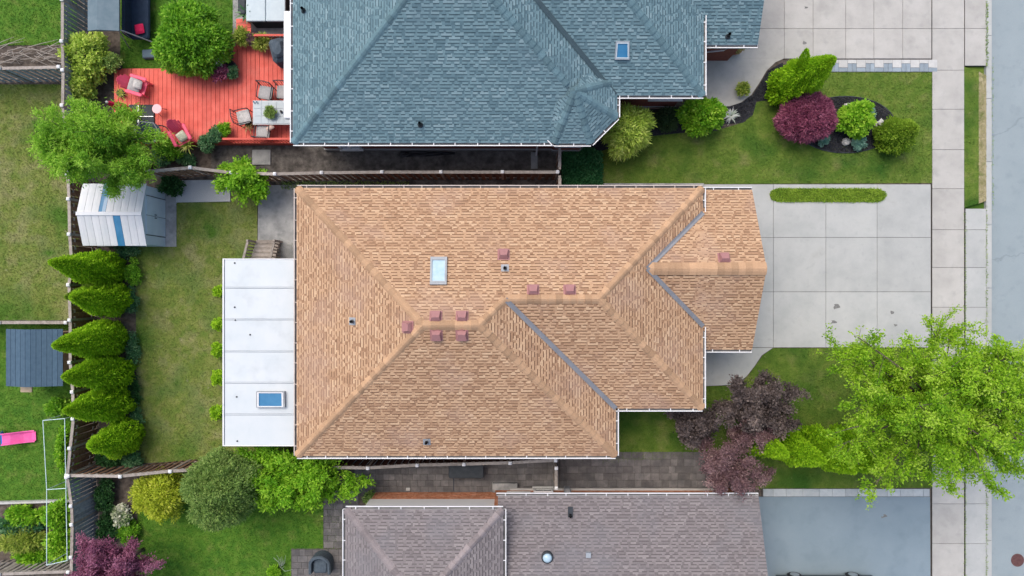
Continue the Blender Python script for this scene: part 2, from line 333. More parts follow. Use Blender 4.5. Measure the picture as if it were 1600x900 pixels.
def shrub(name, label, px, py, h, rx, ry, m, leaf=(.09, .05), dens=1., group=None, cat='shrub', z0=0., corem=None, tone=(.5, .22), lump=.16, rc=.16, flat=1., spread=.4, trunk_r=.03):
    """rounded bush; px,py is its outline centre in the picture, taken at 60 % of its height"""
    b = base_of(px, py, z0+h*.6); b.z = z0
    rx *= .9; ry *= .9; t = thing(name, label, cat, b, group)
    c = (b.x, b.y, z0+h*.52)
    limbs = [((b.x, b.y, z0+h*.15), (b.x+rx*.5*math.cos(a), b.y+ry*.5*math.sin(a), z0+h*.6), trunk_r*.7) for a in (0.3, 1.6, 2.9, 4.1, 5.3)]
    trunk(b-Vector((0, 0, .03)), (b.x, b.y, z0+h*.4), trunk_r, t, limbs, 'stem')
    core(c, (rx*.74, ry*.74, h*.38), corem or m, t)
    area = 4*math.pi*((rx*ry+rx*h*.5+ry*h*.5)/3); nc = int(max(24, area*30*dens))
    blob(c, (rx*.95, ry*.95, h*.48), nc, 26, rc, leaf, m, t, 'foliage', spread, tone, lump, flat)
    return t
def cedar(label, tipx, tipy, h, r, m, group=None, tips=None, name='cedar', cat='cedar'):
    b = base_of(tipx, tipy, h)
    r *= .88; t = thing(name, label, cat, b, group)
    trunk(b-Vector((0, 0, .03)), (b.x, b.y, h*.8), .06, t)
    prof = lambda f: np.where(f < .28, .72+.28*np.sin(np.clip(f/.28, 0, 1)*math.pi/2), np.clip((1-f)/.72, 0, 1)**.72)
    n = int(11000*h*r/3); f = RNG.random(n)**1.25*.985+.01; az = RNG.uniform(0, 6.283, n); ph = RNG.uniform(0, 6.28, 4)
    lump = 1+RNG.uniform(.06, .16)*np.sin(2*az+ph[0]+f*4)+.10*np.sin(5*az+ph[1]-f*9)+.07*np.sin(11*az+f*17)
    rr = r*prof(f)*lump*RNG.uniform(.78, 1.05, n)
    lean = RNG.normal(0, .08, 2); P = np.stack([b.x+rr*np.cos(az)+lean[0]*f*f*h*.5, b.y+rr*np.sin(az)+lean[1]*f*f*h*.5, h*f], 1)
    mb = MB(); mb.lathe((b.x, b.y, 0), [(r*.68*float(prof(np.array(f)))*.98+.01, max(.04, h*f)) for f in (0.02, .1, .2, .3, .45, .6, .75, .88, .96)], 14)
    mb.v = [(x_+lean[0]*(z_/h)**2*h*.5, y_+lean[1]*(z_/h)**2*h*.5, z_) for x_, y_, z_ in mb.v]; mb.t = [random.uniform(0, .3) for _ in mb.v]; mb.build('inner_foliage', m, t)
    D = np.stack([np.cos(az)*.75, np.sin(az)*.75, np.full(n, .9)], 1)+RNG.normal(0, .35, (n, 3))
    fan = np.sin(az*9+f*22+ph[2])*.5+np.sin(az*17-f*31+ph[3])*.5
    tn = .48+.2*fan+RNG.normal(0, .14, n)
    if tips:
        for tx, ty, tz in tips:             # extra leaders beside the main one
            e = W(tx, ty, tz); k = n//9; g = RNG.random(k); a = RNG.uniform(0, 6.283, k)
            s0 = np.array([b.x, b.y, h*.45]); s1 = np.array(e)
            q = s0+(s1-s0)*g[:, None]; rad = r*.42*(1-g)**.6*RNG.uniform(.7, 1.05, k)
            q = q+np.stack([np.cos(a)*rad, np.sin(a)*rad, np.zeros(k)], 1)
            P = np.vstack([P, q]); D = np.vstack([D, np.stack([np.cos(a)*.6, np.sin(a)*.6, np.ones(k)], 1)]); tn = np.concatenate([tn, .5+RNG.normal(0, .2, k)])
    fz = np.clip(P[:, 2]/h, 0, 1); leaves('foliage', P, D, .17*(1-.45*fz), .075*(1-.4*fz), tn, m, t, .5)
    return t
def branchy(name, label, bx, by, h, R_, m, nprim, leaf, dens, cat='tree', group=None, zc=.62, el=(.05, 1.1), tone=(.5, .2), droop=0., sub=7, tw=.55, bias=None, trr=.11):
    """open crown grown from limbs and twigs"""
    b = Vector((bx, by, 0)); t = thing(name, label, cat, b, group); mb = MB()
    mb.tube([b-Vector((0, 0, .05)), b+Vector((.03, .02, h*.22)), b+Vector((-.03, .04, h*.45)), b+Vector((0, 0, h*.72))], [trr*1.3, trr, trr*.8, trr*.4], 10)
    P = []; D = []; T = []
    for i in range(nprim):
        az = i*2.39996+random.uniform(-.3, .3); e = random.uniform(*el); st = b+Vector((0, 0, h*random.uniform(.3, .6)))
        rx, ry = R_; L = random.uniform(.6, 1.12)
        if bias: L *= 1+bias[1]*math.cos(az-bias[0])
        end = Vector((b.x+rx*L*math.cos(az)*math.cos(e), b.y+ry*L*math.sin(az)*math.cos(e), st.z+(h-st.z)*min(1, math.sin(e)*1.05+.12)-droop*L))
        mid = (st+end)/2+Vector((0, 0, .12*h*(1-math.sin(e))))
        mb.tube([st, mid, end], [trr*.42, trr*.26, .012], 6)
        for j in range(sub):
            f = random.uniform(.25, 1.); q = (1-f)**2*st+2*f*(1-f)*mid+f*f*end
            dr = (end-st).normalized()*.7+Vector((random.gauss(0, .55), random.gauss(0, .55), random.gauss(.08-droop*.2, .3)))
            q2 = q+dr.normalized()*tw*random.uniform(.6, 1.5)*(rx+ry)/8
            mb.tube([q, q2], [.016, .006], 4, False)
            tn = random.gauss(tone[0], tone[1]*.7)
            for k in range(3):
                q3 = q2 if k == 0 else q+(q2-q)*random.uniform(.3, .9); dd = (dr.normalized()+Vector((random.gauss(0, .7), random.gauss(0, .7), random.gauss(0, .35)))).normalized()*random.uniform(.2, .6)*tw
                nn = int(dens*random.uniform(.7, 1.3)); g = RNG.random(nn)
                a0 = q+(q2-q)*.2 if k == 0 else q3; a1 = q2+dd*.4 if k == 0 else q3+dd
                pp = np.array(a0)+(np.array(a1)-np.array(a0))*g[:, None]+RNG.normal(0, .085, (nn, 3))
                P.append(pp); D.append(np.array(dd.normalized())*.7+RNG.normal(0, .6, (nn, 3))); T.append(tn+RNG.normal(0, tone[1]*.6, nn))
    mb.build('trunk', M['bark'], t, smooth=True)
    leaves('crown', np.vstack(P), np.vstack(D), leaf[0], leaf[1], np.concatenate(T), m, t)
    return t
def spiky(name, label, px, py, z0, n, L, m, cat='plant', group=None, pot=None, potr=.16, poth=.26, wid=.035, rise=.9):
    b = W(px, py, z0); t = thing(name, label, cat, b, group)
    zz = z0
    if pot is not None:
        MB().lathe((b.x, b.y, z0), [(potr*.75, 0), (potr, poth*.8), (potr*1.1, poth*.82), (potr*1.1, poth), (potr*.9, poth), (potr*.88, poth*.85)], 16).build('pot', pot, t, smooth=False); zz = z0+poth*.8
        MB().lathe((b.x, b.y, zz), [(potr*.9, 0), (potr*.9, .02)], 12).build('potting_soil', M['soil'], t)
    V = []; T = []
    for i in range(n):
        a = i*2.39996+random.uniform(-.2, .2); e = random.uniform(.25, 1.25)*rise; l = L*random.uniform(.65, 1.1); ca, sa = math.cos(a), math.sin(a); tn = random.uniform(.1, .9)
        prev = None
        for k in range(4):
            f = k/3; rr = l*f*math.cos(e)*1.1; z = zz+l*f*math.sin(e)-l*.35*f*f; ww = wid*(1-f)**.6
            cur = (np.array([b.x+rr*ca-sa*ww, b.y+rr*sa+ca*ww, z]), np.array([b.x+rr*ca+sa*ww, b.y+rr*sa-ca*ww, z]))
            if prev: V += [prev[0], prev[1], cur[1], cur[0]]; T += [tn]*4
            prev = cur
    quads('foliage', np.array(V), np.array(T), m, t)
    return t
def potted(name, label, px, py, z0, r, h, m, leaf, pot, potr=.17, poth=.26, group=None, cat='potted plant', tone=(.5, .25)):
    b = W(px, py, z0); t = thing(name, label, cat, b, group)
    MB().lathe((b.x, b.y, z0), [(potr*.75, 0), (potr, poth*.8), (potr*1.1, poth*.82), (potr*1.1, poth), (potr*.9, poth), (potr*.88, poth*.85)], 16).build('pot', pot, t)
    MB().lathe((b.x, b.y, z0+poth*.8), [(potr*.9, 0), (potr*.9, .02)], 12).build('potting_soil', M['soil'], t)
    blob((b.x, b.y, z0+poth+h*.35), (r, r, h*.6), int(40+r*160), 12, .07, leaf, m, t, 'foliage', .7, tone, low=-.2)
    return t
def inpoly(P, poly):
    x, y = P[:, 0], P[:, 1]; r = np.zeros(len(P), bool); n = len(poly)
    for i in range(n):
        x0, y0 = poly[i][:2]; x1, y1 = poly[(i+1) % n][:2]
        if y0 == y1: continue
        c = ((y0 > y) != (y1 > y)) & (x < (x1-x0)*(y-y0)/(y1-y0)+x0); r ^= c
    return r
def grass(name, label, polys, m, dens=520, hgt=.05, z=0.):
    Ps = []
    for poly in polys:
        a = np.array([p[:2] for p in poly]); lo, hi = a.min(0), a.max(0); n = int((hi-lo).prod()*dens)
        q = RNG.uniform(lo, hi, (n, 2)); Ps.append(q[inpoly(q, poly)])
    P = np.vstack(Ps); n = len(P); az = RNG.uniform(0, 6.283, n); ln = hgt*RNG.uniform(.6, 1.5, n)
    c = np.stack([np.cos(az), np.sin(az), np.zeros(n)], 1); s = np.stack([-np.sin(az), np.cos(az), np.zeros(n)], 1)*.011
    B = np.column_stack([P, np.full(n, z)]); tip = B+c*(ln*.75)[:, None]; tip[:, 2] += ln*.7
    mid = B+c*(ln*.3)[:, None]; mid[:, 2] += ln*.5
    V = np.stack([B+s, B-s, tip, mid+s], 1).reshape(-1, 3)
    o = quads(name, V, np.repeat(RNG.random(n), 4), m, None); o['kind'] = 'stuff'; tag(o, label, 'grass'); return o

# ------------------------------------------------------------------ ground, lawns, paving
G = -.14
sbuild(MB().add([(-1500, -1500, G), (1500, -1500, G), (1500, 1500, G), (-1500, 1500, G)], [(0, 1, 2, 3)]), 'ground', M['grass_mid'])
XC = wx(1549)
sbuild(MB().prism([(XC, -600), (XC+9, -600), (XC+9, 600), (XC, 600)], G-.05, G+.01), 'road', M['asphalt'])
def sheet(name, pts, m, z0=G+.005, z1=0.): return sbuild(MB().prism(poly_px(pts), z0, z1), name, m)
sheet('garden_soil', [(-700, -900), (1455, -900), (1455, 1800), (-700, 1800)], M['soil'], z1=-.02)
LAWNS = {
 'lawn_back': ([(200, 385), (276, 385), (276, 316), (361, 316), (362, 284), (402, 284), (402, 375), (462, 378), (470, 710), (372, 716), (220, 724), (214, 640), (212, 440)], 'grass_dry'),
 'lawn_front': ([(1208, 544), (1455, 544), (1455, 762), (1180, 764), (1180, 740), (1100, 712), (942, 724), (942, 640), (1085, 640), (1100, 604), (1150, 602), (1168, 588), (1180, 572), (1192, 555)], 'grass_mid'),
 'lawn_neighbour_front': ([(940, 236), (1010, 212), (1120, 204), (1165, 190), (1182, 160), (1215, 150), (1275, 113), (1460, 113), (1458, 286), (940, 288)], 'grass_mid'),
 'lawn_neighbour_back': ([(188, -300), (380, -300), (372, 30), (335, 107), (188, 107)], 'grass_lush'),
 'lawn_west_upper': ([(-700, 132), (120, 132), (124, 502), (-700, 502)], 'grass_dry'),
 'lawn_far_corner': ([(-700, -300), (120, -300), (120, 70), (-700, 74)], 'grass_lush'),
 'lawn_west_lower': ([(-700, 506), (124, 506), (124, 782), (-700, 782)], 'grass_lush'),
 'lawn_south': ([(215, 800), (290, 760), (558, 760), (540, 792), (538, 858), (455, 858), (455, 1300), (215, 1300)], 'grass_lush'),
 'boulevard_strip': ([(1505, 104), (1529, 112), (1529, 318), (1507, 324)], 'grass_mid'),
 'boulevard_edge': ([(1529, 112), (1541, 118), (1541, 314), (1529, 318)], 'grass_straw'),
}
for k, (pts, m) in LAWNS.items(): sheet(k, pts, M[m], z1=.004 if 'boulevard' not in k else .012)
for k, lab in (('grass_dry', 'short patchy olive grass of the back lawns with straw spots'), ('grass_mid', 'short mown green grass of the front lawns and boulevard'), ('grass_straw', 'dry straw coloured grass along the kerb of the boulevard'), ('grass_lush', 'deep green grass of the lush lawns behind the fences')):
    pl = [poly_px([(max(x, -30), min(max(y, -20), 920)) for x, y in pts]) for pts, m in LAWNS.values() if m == k]
    grass('grass', lab, pl, M[k], 480)
def slab_grid(name, xs, ys, m, z=.03, gap=.018, th=.14, holes=()):
    p = MB().prism(poly_px([(xs[0], ys[0]), (xs[-1], ys[0]), (xs[-1], ys[-1]), (xs[0], ys[-1])]), G+.01, z-.03)
    par = sbuild(p, name, M['sand'])
    for i in range(len(xs)-1):
        for j in range(len(ys)-1):
            a, b = W(xs[i], ys[j]), W(xs[i+1], ys[j+1])
            piece('slab', unit_box(m, .012), par, ((a.x+b.x)/2, (a.y+b.y)/2, z-.06), (abs(b.x-a.x)-gap, abs(a.y-b.y)-gap, .12))
    return par
slab_grid('driveway', [1100, 1208, 1290, 1370, 1454], [288, 371, 456, 543], M['concrete'])
slab_grid('driveway_neighbour', [1104, 1225, 1270, 1321, 1365, 1410, 1455], [-230, -150, -90, -48, 45, 92], M['concrete_warm'])
SW = [-140, -78, -16, 45, 110, 171, 234, 295, 359, 418, 480, 541, 602, 664, 725, 787, 849, 911, 973]
slab_grid('sidewalk', [1456, 1506], SW, M['concrete_warm'], z=.034)
slab_grid('driveway_apron', [1507, 1540.5], [-140, -78, -16, 45, 103], M['concrete_warm'], z=.03)
slab_grid('driveway_apron', [1508, 1540.5], [326]+SW[8:], M['concrete'], z=.03)
cb = sbuild(MB().prism([(wx(1541), -60), (wx(1541)+.03, -60), (wx(1541)+.03, 60), (wx(1541), 60)], G+.012, -.01), 'kerb', M['sand'])
y = 14.5
while y > -15:
    piece('kerb_stone', unit_box(M['concrete'], .06), cb, (wx(1545), y-1.45, -.06), (wx(1549.5)-wx(1541), 2.88, .16)); y -= 2.9
def slab_poly(name, pts, m, z1=.026): return sbuild(MB().prism(poly_px(pts), G+.01, z1), name, m)
slab_poly('front_walk', [(1100, 543.5), (1207, 543.5), (1190, 555), (1178, 573), (1166, 588), (1150, 601), (1100, 603)], M['concrete'])
slab_poly('side_path', [(880, 286.5), (1100, 286.5), (1100, 300), (880, 300)], M['concrete_old'])
slab_poly('side_yard', [(440, 272), (880, 272), (880, 330), (440, 330)], M['gravel'], -.004)
slab_poly('neighbour_side_yard', [(330, 222), (875, 222), (875, 271), (330, 271)], M['gravel'], -.006)
slab_poly('back_patio', [(404, 290), (480, 288), (480, 405), (440, 405), (403, 378)], M['concrete_old'])
slab_poly('shed_pad', [(140, 300), (276, 300), (276, 385.5), (140, 385.5)], M['concrete_old'])
slab_poly('pebble_slab', [(275, 282), (360, 281), (360.5, 315), (276, 316.5)], M['exposed'], .05)
slab_poly('neighbour_entry', [(1103, 60), (1224, 60), (1224, 92), (1212, 97), (1198, 110), (1186, 130), (1174, 148), (1158, 160), (1140, 166), (1103, 166)], M['concrete_warm'], .024)
slab_poly('asphalt_driveway', [(1170, 776), (1453, 776), (1455, 1200), (1170, 1200)], M['asphalt_drive'], .01)
sh = [(1320+78*math.cos(a), 195+44*math.sin(a)) for a in np.linspace(0, 2*math.pi, 40, endpoint=False)]
slab_poly('mulch_bed', sh, M['mulch'], .03)
slab_poly('mulch_bed', [(1140, 166), (1160, 160), (1176, 148), (1188, 130), (1200, 110), (1222, 98), (1240, 120), (1225, 150), (1205, 157), (1182, 158), (1176, 180), (1160, 192), (1128, 194)], M['mulch'], .02)
slab_poly('planting_bed', [(1040, 168), (1140, 166), (1128, 200), (1000, 215), (940, 236), (880, 236), (880, 160), (1040, 150)], M['mulch'], .006)
slab_poly('planting_bed', [(150, 385), (213, 385), (215, 640), (222, 724), (150, 735)], M['soil'], -.004)
slab_poly('vegetable_bed', [(-60, 784), (112, 783), (112, 876), (-60, 880)], M['soil'], .01)
# edging rings
ed = MB(); pr = [W(*p)+Vector((0, 0, .03)) for p in sh]
for i in range(40): ed.tube([pr[i], pr[(i+1) % 40]], .028, 5, False)
tag(ed.build('bed_edging', M['dark_grey']), 'dark plastic edging round the oval mulch bed', 'edging')
# paver rows
def stones(name, label, cells, base, m_of, gap=.012, z=.04, cat='paving', bm='sand'):
    par = sbuild(MB().prism(poly_px(base), G+.012, z-.022), name, M[bm])
    for i, (x0, y0, x1, y1) in enumerate(cells):
        a, b = W(x0, y0), W(x1, y1)
        piece('paver', unit_box(m_of(i), .05), par, ((a.x+b.x)/2, (a.y+b.y)/2, z-.04+random.uniform(-.003, .003)), (abs(b.x-a.x)-gap, abs(a.y-b.y)-gap, .08))
    return par
cells = []; x = 1268; mm = []
i = 0
while x < 1452:
    hi = 93.5; up = 104 if i % 2 else 98.5
    if i % 2: cells += [(x, 93.5, x+14, 106), (x, 106, x+14, 112.5)]; mm += ['paver_pale', 'paver_blue']
    else: cells += [(x, 93.5, x+14, 99.5), (x, 99.5, x+7, 112.5), (x+7, 99.5, x+14, 112.5)]; mm += ['paver_pale', 'paver_blue', 'paver_blue']
    x += 14; i += 1
stones('paver_edge', '', cells, [(1268, 93), (1455, 93), (1455, 113), (1268, 113)], lambda i: M[mm[i]])
cells = []; x = 1192
while x < 1446: w_ = random.choice((16, 20, 26)); cells.append((x, 763.5, min(x+w_, 1452), 775.5)); x += w_
stones('stone_border', '', cells, [(1190, 763), (1453, 763), (1453, 776), (1190, 776)], lambda i: M['paver_mist'])
def paver_field(rects, sx=12, sy=9):
    c = []
    for x0, y0, x1, y1 in rects:
        y = y0; r = 0
        while y < y1-2:
            x = x0-(r % 2)*sx*.5
            while x < x1-1:
                ww = sx*random.choice((.75, 1, 1, 1.3)); a = max(x, x0); b = min(x+ww, x1)
                if b-a > 2: c.append((a, y, b, min(y+sy, y1)))
                x += ww
            y += sy; r += 1
    return c
pc = paver_field([(554, 712, 874, 771)], 12, 9.5); stones('paver_path', '', pc, [(552, 700), (874, 700), (874, 775), (552, 775)], lambda i: M['paver'], z=.02)
pc = paver_field([(875, 706, 1120, 767)], 14, 11); stones('paver_path', '', pc, [(874.5, 700), (1130, 708), (1130, 772), (874.5, 772)], lambda i: M['paver'], z=.022)
pc = paver_field([(506, 766, 560, 856), (456, 858, 560, 960)], 12, 10); stones('paver_patio', '', pc, [(455, 857), (505, 857), (505, 765), (562, 765), (562, 962), (455, 962)], lambda i: M['paver'], z=.03)
# ------------------------------------------------------------------ roofs
def clip(poly, conv):
    out = poly
    n = len(conv)
    for i in range(n):
        a, b = conv[i], conv[(i+1) % n]; inp = out; out = []
        if not inp: return []
        ex, ey = b[0]-a[0], b[1]-a[1]
        sd = [ex*(p[1]-a[1])-ey*(p[0]-a[0]) for p in inp]
        for k in range(len(inp)):
            p, q, s0, s1 = inp[k], inp[(k+1) % len(inp)], sd[k], sd[(k+1) % len(inp)]
            if s0 >= 0: out.append(p)
            if (s0 >= 0) != (s1 >= 0):
                f = s0/(s0-s1); out.append((p[0]+(q[0]-p[0])*f, p[1]+(q[1]-p[1])*f))
    return out
_tabs = {}
def tab_mesh(m, ti):
    k = (m.name, ti)
    if k not in _tabs:
        me = bpy.data.meshes.new('shingle'); me.from_pydata([(0, 0, .021), (1, 0, .021), (1, 1, .006), (0, 1, .006), (0, 0, 0), (1, 0, 0), (1, 1, 0), (0, 1, 0)], [], [(0, 1, 2, 3), (4, 5, 1, 0), (5, 6, 2, 1), (7, 4, 0, 3), (6, 7, 3, 2)])
        a = me.attributes.new('tone', 'FLOAT', 'POINT'); a.data.foreach_set('value', [ti/7]*8); me.materials.append(m); _tabs[k] = me
    return _tabs[k]
class Roof:
    def __init__(s, house, m, deckm, capm, prefix=''):
        s.house = house; s.m = m; s.capm = capm; s.deck = MB(); s.deckm = deckm; s.f = MB(); s.full = []; s.caps = []; s.valleys = []; s.faces = []
    def face(s, pts, e=.128):
        """pts: convex polygon; pts[0]->pts[1] runs along the eave"""
        p = [Vector(q) for q in pts]; s.faces.append(p)
        u = (p[1]-p[0]).normalized(); n = u.cross(p[2]-p[1]).normalized()
        if n.z < 0: n = -n
        v = n.cross(u).normalized()
        if v.z < 0: v = -v
        o = p[0]; c2 = [((q-o).dot(u), (q-o).dot(v)) for q in p]
        if sum(c2[i][0]*c2[(i+1) % len(c2)][1]-c2[(i+1) % len(c2)][0]*c2[i][1] for i in range(len(c2))) < 0: c2 = c2[::-1]
        us = [c[0] for c in c2]; vm = max(c[1] for c in c2); s.deck.add(p, [tuple(range(len(p)))])
        k = 0
        while k*e < vm:
            v0 = k*e; x = min(us)-random.uniform(0, .3); tab = True
            while x < max(us):
                w = random.choice((random.uniform(.17, .25), random.uniform(.17, .25), random.uniform(.3, .5))) if tab else random.uniform(.07, .15)
                h0 = .021 if tab else .011
                tn = (random.gauss(.78, .07) if random.random() > .25 else random.choice((.48, .52, .99))) if tab else (random.gauss(.68, .06) if random.random() > .45 else random.gauss(.42, .06))
                r = [(x, v0), (x+w, v0), (x+w, v0+e), (x, v0+e)]
                c = clip(r, c2)
                if len(c) > 2:
                    wp = lambda a, b, h: o+u*a+v*b+n*h
                    if tab and len(c) == 4 and abs((c[2][0]-c[0][0])*(c[2][1]-c[0][1])) > w*e*.99: s.full.append((o+u*x+v*v0, u*w, v*e, n, tn, len(s.f.v)))
                    vs = [wp(a, b, .006+(h0-.006)*(1-(b-v0)/e)) for a, b in c]; m_ = len(vs)
                    vs += [wp(a, b, 0) for a, b in c]
                    s.f.add(vs, [tuple(range(m_))]+[(m_+i, m_+(i+1) % m_, (i+1) % m_, i) for i in range(m_)], tn)
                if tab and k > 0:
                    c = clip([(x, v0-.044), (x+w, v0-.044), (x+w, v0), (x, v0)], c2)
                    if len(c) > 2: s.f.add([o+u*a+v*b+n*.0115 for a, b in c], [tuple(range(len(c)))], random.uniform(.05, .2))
                x += w; tab = not tab
            k += 1
    def cap(s, a, b, width=.36, step=.27): s.caps.append((Vector(a), Vector(b), width, step))
    def valley(s, a, b, m, width=.22): s.valleys.append((Vector(a), Vector(b), m, width))
    def finish(s, individual=300):
        roof = s.deck.build('roof', s.deckm, s.house)
        s.full.sort(key=lambda t: -t[0].z); drop = set()
        for (p, uw, ve, n, tn, vi) in s.full[:individual]:
            Mx = Matrix((( uw.x, ve.x, n.x, p.x), (uw.y, ve.y, n.y, p.y), (uw.z, ve.z, n.z, p.z), (0, 0, 0, 1)))
            piece('shingle', tab_mesh(s.m, round(tn*7)), roof, None, M=Mx); drop.add(vi)
        s.f.f = [f for f in s.f.f if not (min(f) - min(f) % 1 in drop or any((min(f)-k) in drop for k in range(8) if max(f)-(min(f)-k) < 8))]
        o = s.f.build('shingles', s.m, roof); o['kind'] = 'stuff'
        cm = None
        for a, b, wd, st in s.caps:
            dv = (b-a); L = dv.length; t = dv.normalized(); side = t.cross(Vector((0, 0, 1))).normalized(); up = side.cross(t).normalized()
            if cm is None:
                cm = bpy.data.meshes.new('ridge_cap')
                vs = []
                for yy, h in ((0, .062), (1.1, .028)):
                    for xx, dz in ((-.5, -.11), (-.22, -.03), (0, 0), (.22, -.03), (.5, -.11)): vs.append((xx, yy, h+dz))
                for yy, h in ((0, .015), (1.1, .002)):
                    for xx, dz in ((-.5, -.11), (-.22, -.03), (0, 0), (.22, -.03), (.5, -.11)): vs.append((xx, yy, h+dz))
                fs = [(i, i+1, i+6, i+5) for i in range(4)]+[(10+i, 10+i+1, i+1, i) for i in range(4)]+[(0, 5, 15, 10), (4, 14, 19, 9)]
                cm.from_pydata(vs, [], fs); cm.materials.append(s.capm)
            n = max(1, int(L/st)); st = L/n
            for i in range(n):
                p = a+t*st*i+up*.012; Mx = Matrix(((side.x*wd, t.x*st, up.x, p.x), (side.y*wd, t.y*st, up.y, p.y), (side.z*wd, t.z*st, up.z, p.z), (0, 0, 0, 1)))
                piece('ridge_cap', cm, roof, None, M=Mx)
        for a, b, m, wd in s.valleys:
            t = (b-a).normalized(); sd = t.cross(Vector((0, 0, 1))).normalized(); up = Vector((0, 0, 1)); vs = []
            for p in (a, b): vs += [p+sd*wd*.5+up*.085, p+up*.055, p-sd*wd*.5+up*.085]
            MB().add(vs, [(0, 1, 4, 3), (1, 2, 5, 4)]).build('valley_flashing', m, roof)
        return roof
def gutter(house, a, b, m_lip, m_in, spacing=.75, hang=.0):
    """open trough along an eave a->b, outside on the right-hand side of a->b"""
    a = Vector(a); b = Vector(b); t = (b-a).normalized(); o = t.cross(Vector((0, 0, 1))).normalized(); up = Vector((0, 0, 1)); w = .12
    g = MB(); pr = [(.0, .0), (.0, -.11), (w, -.11), (w+.01, 0), (w-.025, .0), (w-.025, -.015)]
    vs = [p+o*x+up*z for p in (a, b) for x, z in pr]; g.add(vs, [(i, i+1, i+7, i+6) for i in range(5)]+[(0, 1, 2, 3), (6, 7, 8, 9)])
    go = g.build('gutter', m_lip, house)
    MB().add([a+o*.003-up*.085, b+o*.003-up*.085, b+o*(w-.03)-up*.085, a+o*(w-.03)-up*.085], [(0, 1, 2, 3)]).build('gutter_trough', m_in, go)
    L = (b-a).length; n = max(1, int(L/spacing)); rz = math.atan2(t.y, t.x)
    for i in range(n):
        p = a+t*(L*(i+.5)/n+random.uniform(-.05, .05))+o*(w*.5)+up*.006
        piece('hanger', unit_box(m_lip, .04), go, p, (.035, w+.02, .012), rz)
    return go
def downspout(house, pts, m):
    return MB().tube([Vector(p) for p in pts], .045, 6).build('downspout', m, house)
def wall_mesh(house, poly, z0, z1, m, name='wall'): return MB().prism(poly, z0, z1).build(name, m, house)
def window(house, c, w, h, facing, pm='pane_dark', fm='white'):
    c = Vector(c); o = Vector(facing); s_ = Vector((-o.y, o.x, 0)); rz = math.atan2(s_.y, s_.x)
    f = MB()
    for k in (-1, 1):
        f.box(c+s_*k*(w/2)+o*.03, (.07, .1, h+.07), rz); f.box(c+Vector((0, 0, k*h/2))+o*.03, (w-.07, .1, .07), rz)
    f.box(c+o*.035, (.045, .06, h-.07), rz)
    fo = f.build('window', M[fm], house)
    MB().box(c+o*.01, (w-.06, .03, h-.06), rz).build('pane', M[pm], fo)
    MB().box(c+Vector((0, 0, -h/2-.06))+o*.07, (w+.16, .16, .05), rz).build('sill', M['paver_pale'], fo)
def skylight(house, pts, n, fm, pm, hgt=.10, fw=.07, sash=None):
    """pts: four roof points (lower-left, lower-right, upper-right, upper-left)"""
    p = [Vector(q) for q in pts]; n = Vector(n).normalized(); c = sum(p, Vector())/4; mb = MB(); root = None
    def ins(k): return [q+(c-q).normalized()*k for q in p]
    i_ = ins(fw*1.4)
    vs = [q-n*.02 for q in p]+[q+n*hgt for q in p]+[q+n*hgt for q in i_]+[q+n*(hgt-.03) for q in i_]
    mb.add(vs, [(L+k, L+(k+1) % 4, L+4+(k+1) % 4, L+4+k) for L in (0, 4, 8) for k in range(4)]); root = mb.build('skylight', fm, house)
    j = ins(fw*1.3)
    MB().add([q+n*(hgt-.025) for q in j], [(0, 1, 2, 3)]).build('pane', pm, root)
    if sash is not None:
        j2 = ins(fw*2.6); vs = [q+n*(hgt+.012) for q in i_]+[q+n*(hgt+.012) for q in j2]+[q+n*(hgt-.02) for q in j2]
        MB().add(vs, [(k, (k+1) % 4, 4+(k+1) % 4, 4+k) for k in range(4)]+[(4+k, 4+(k+1) % 4, 8+(k+1) % 4, 8+k) for k in range(4)]).build('sash', sash, root)
    return root
def V3(x, y, z): return Vector((x, y, z))
P_ = .45                                     # roof pitch
# ---------------- main bungalow
EZ = 3.5
hs = thing('bungalow', 'brick bungalow with tan shingled hip roof and a gabled front garage', 'house', (0, 1, 0))
x0, x1, x2 = wx(464, EZ), wx(962, EZ), wx(1098, EZ); yT, yB, yM = wy(294, EZ), wy(712, EZ), wy(638, EZ)
hA = (yT-yB)/2; hB = (yT-yM)/2; zA = EZ+P_*hA; zB = EZ+P_*hB; ymA = yT-hA; ymB = yT-hB
RA0, RA1 = V3(x0+hA, ymA, zA), V3(x1-hA, ymA, zA)
xj = x1-hB; RB0, RB1 = V3(xj, ymB, zB), V3(x2-hB, ymB, zB)      # B ridge starts where it meets A's end hip
e = lambda x, y: V3(x, y, EZ)
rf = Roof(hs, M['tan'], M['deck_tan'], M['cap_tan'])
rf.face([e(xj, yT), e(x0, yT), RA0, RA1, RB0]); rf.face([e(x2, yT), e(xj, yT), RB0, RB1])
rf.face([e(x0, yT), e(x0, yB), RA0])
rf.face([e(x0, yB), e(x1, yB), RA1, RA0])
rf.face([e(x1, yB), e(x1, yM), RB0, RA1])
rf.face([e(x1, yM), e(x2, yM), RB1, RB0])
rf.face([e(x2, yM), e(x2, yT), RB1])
# garage gable
GZ = 3.02; gx0, gx1 = wx(1040, GZ), wx(1175, GZ); gyT, gyB = wy(297, GZ), wy(546, GZ); gh = (gyT-gyB)/2; gym = gyT-gh; gz = GZ+.485*gh
xw = x2-.45; xi = x2-(gz-EZ)/P_                            # where the gable ridge runs into the main slope
rf.face([V3(gx1, gyT, GZ), V3(xw, gyT, GZ), V3(xw, gym, gz), V3(gx1, gym, gz)]); rf.face([V3(xw, gyB, GZ), V3(gx1, gyB, GZ), V3(gx1, gym, gz), V3(xw, gym, gz)])
dzv = (EZ-GZ)/.485
vA, vB = V3(x2, gyT-dzv, EZ), V3(x2, gyB+dzv, EZ); vi = V3(xi, gym, gz)
rf.face([vA, V3(xw+.001, gyT-dzv, EZ), V3(xw+.001, gym, gz)]) if False else None
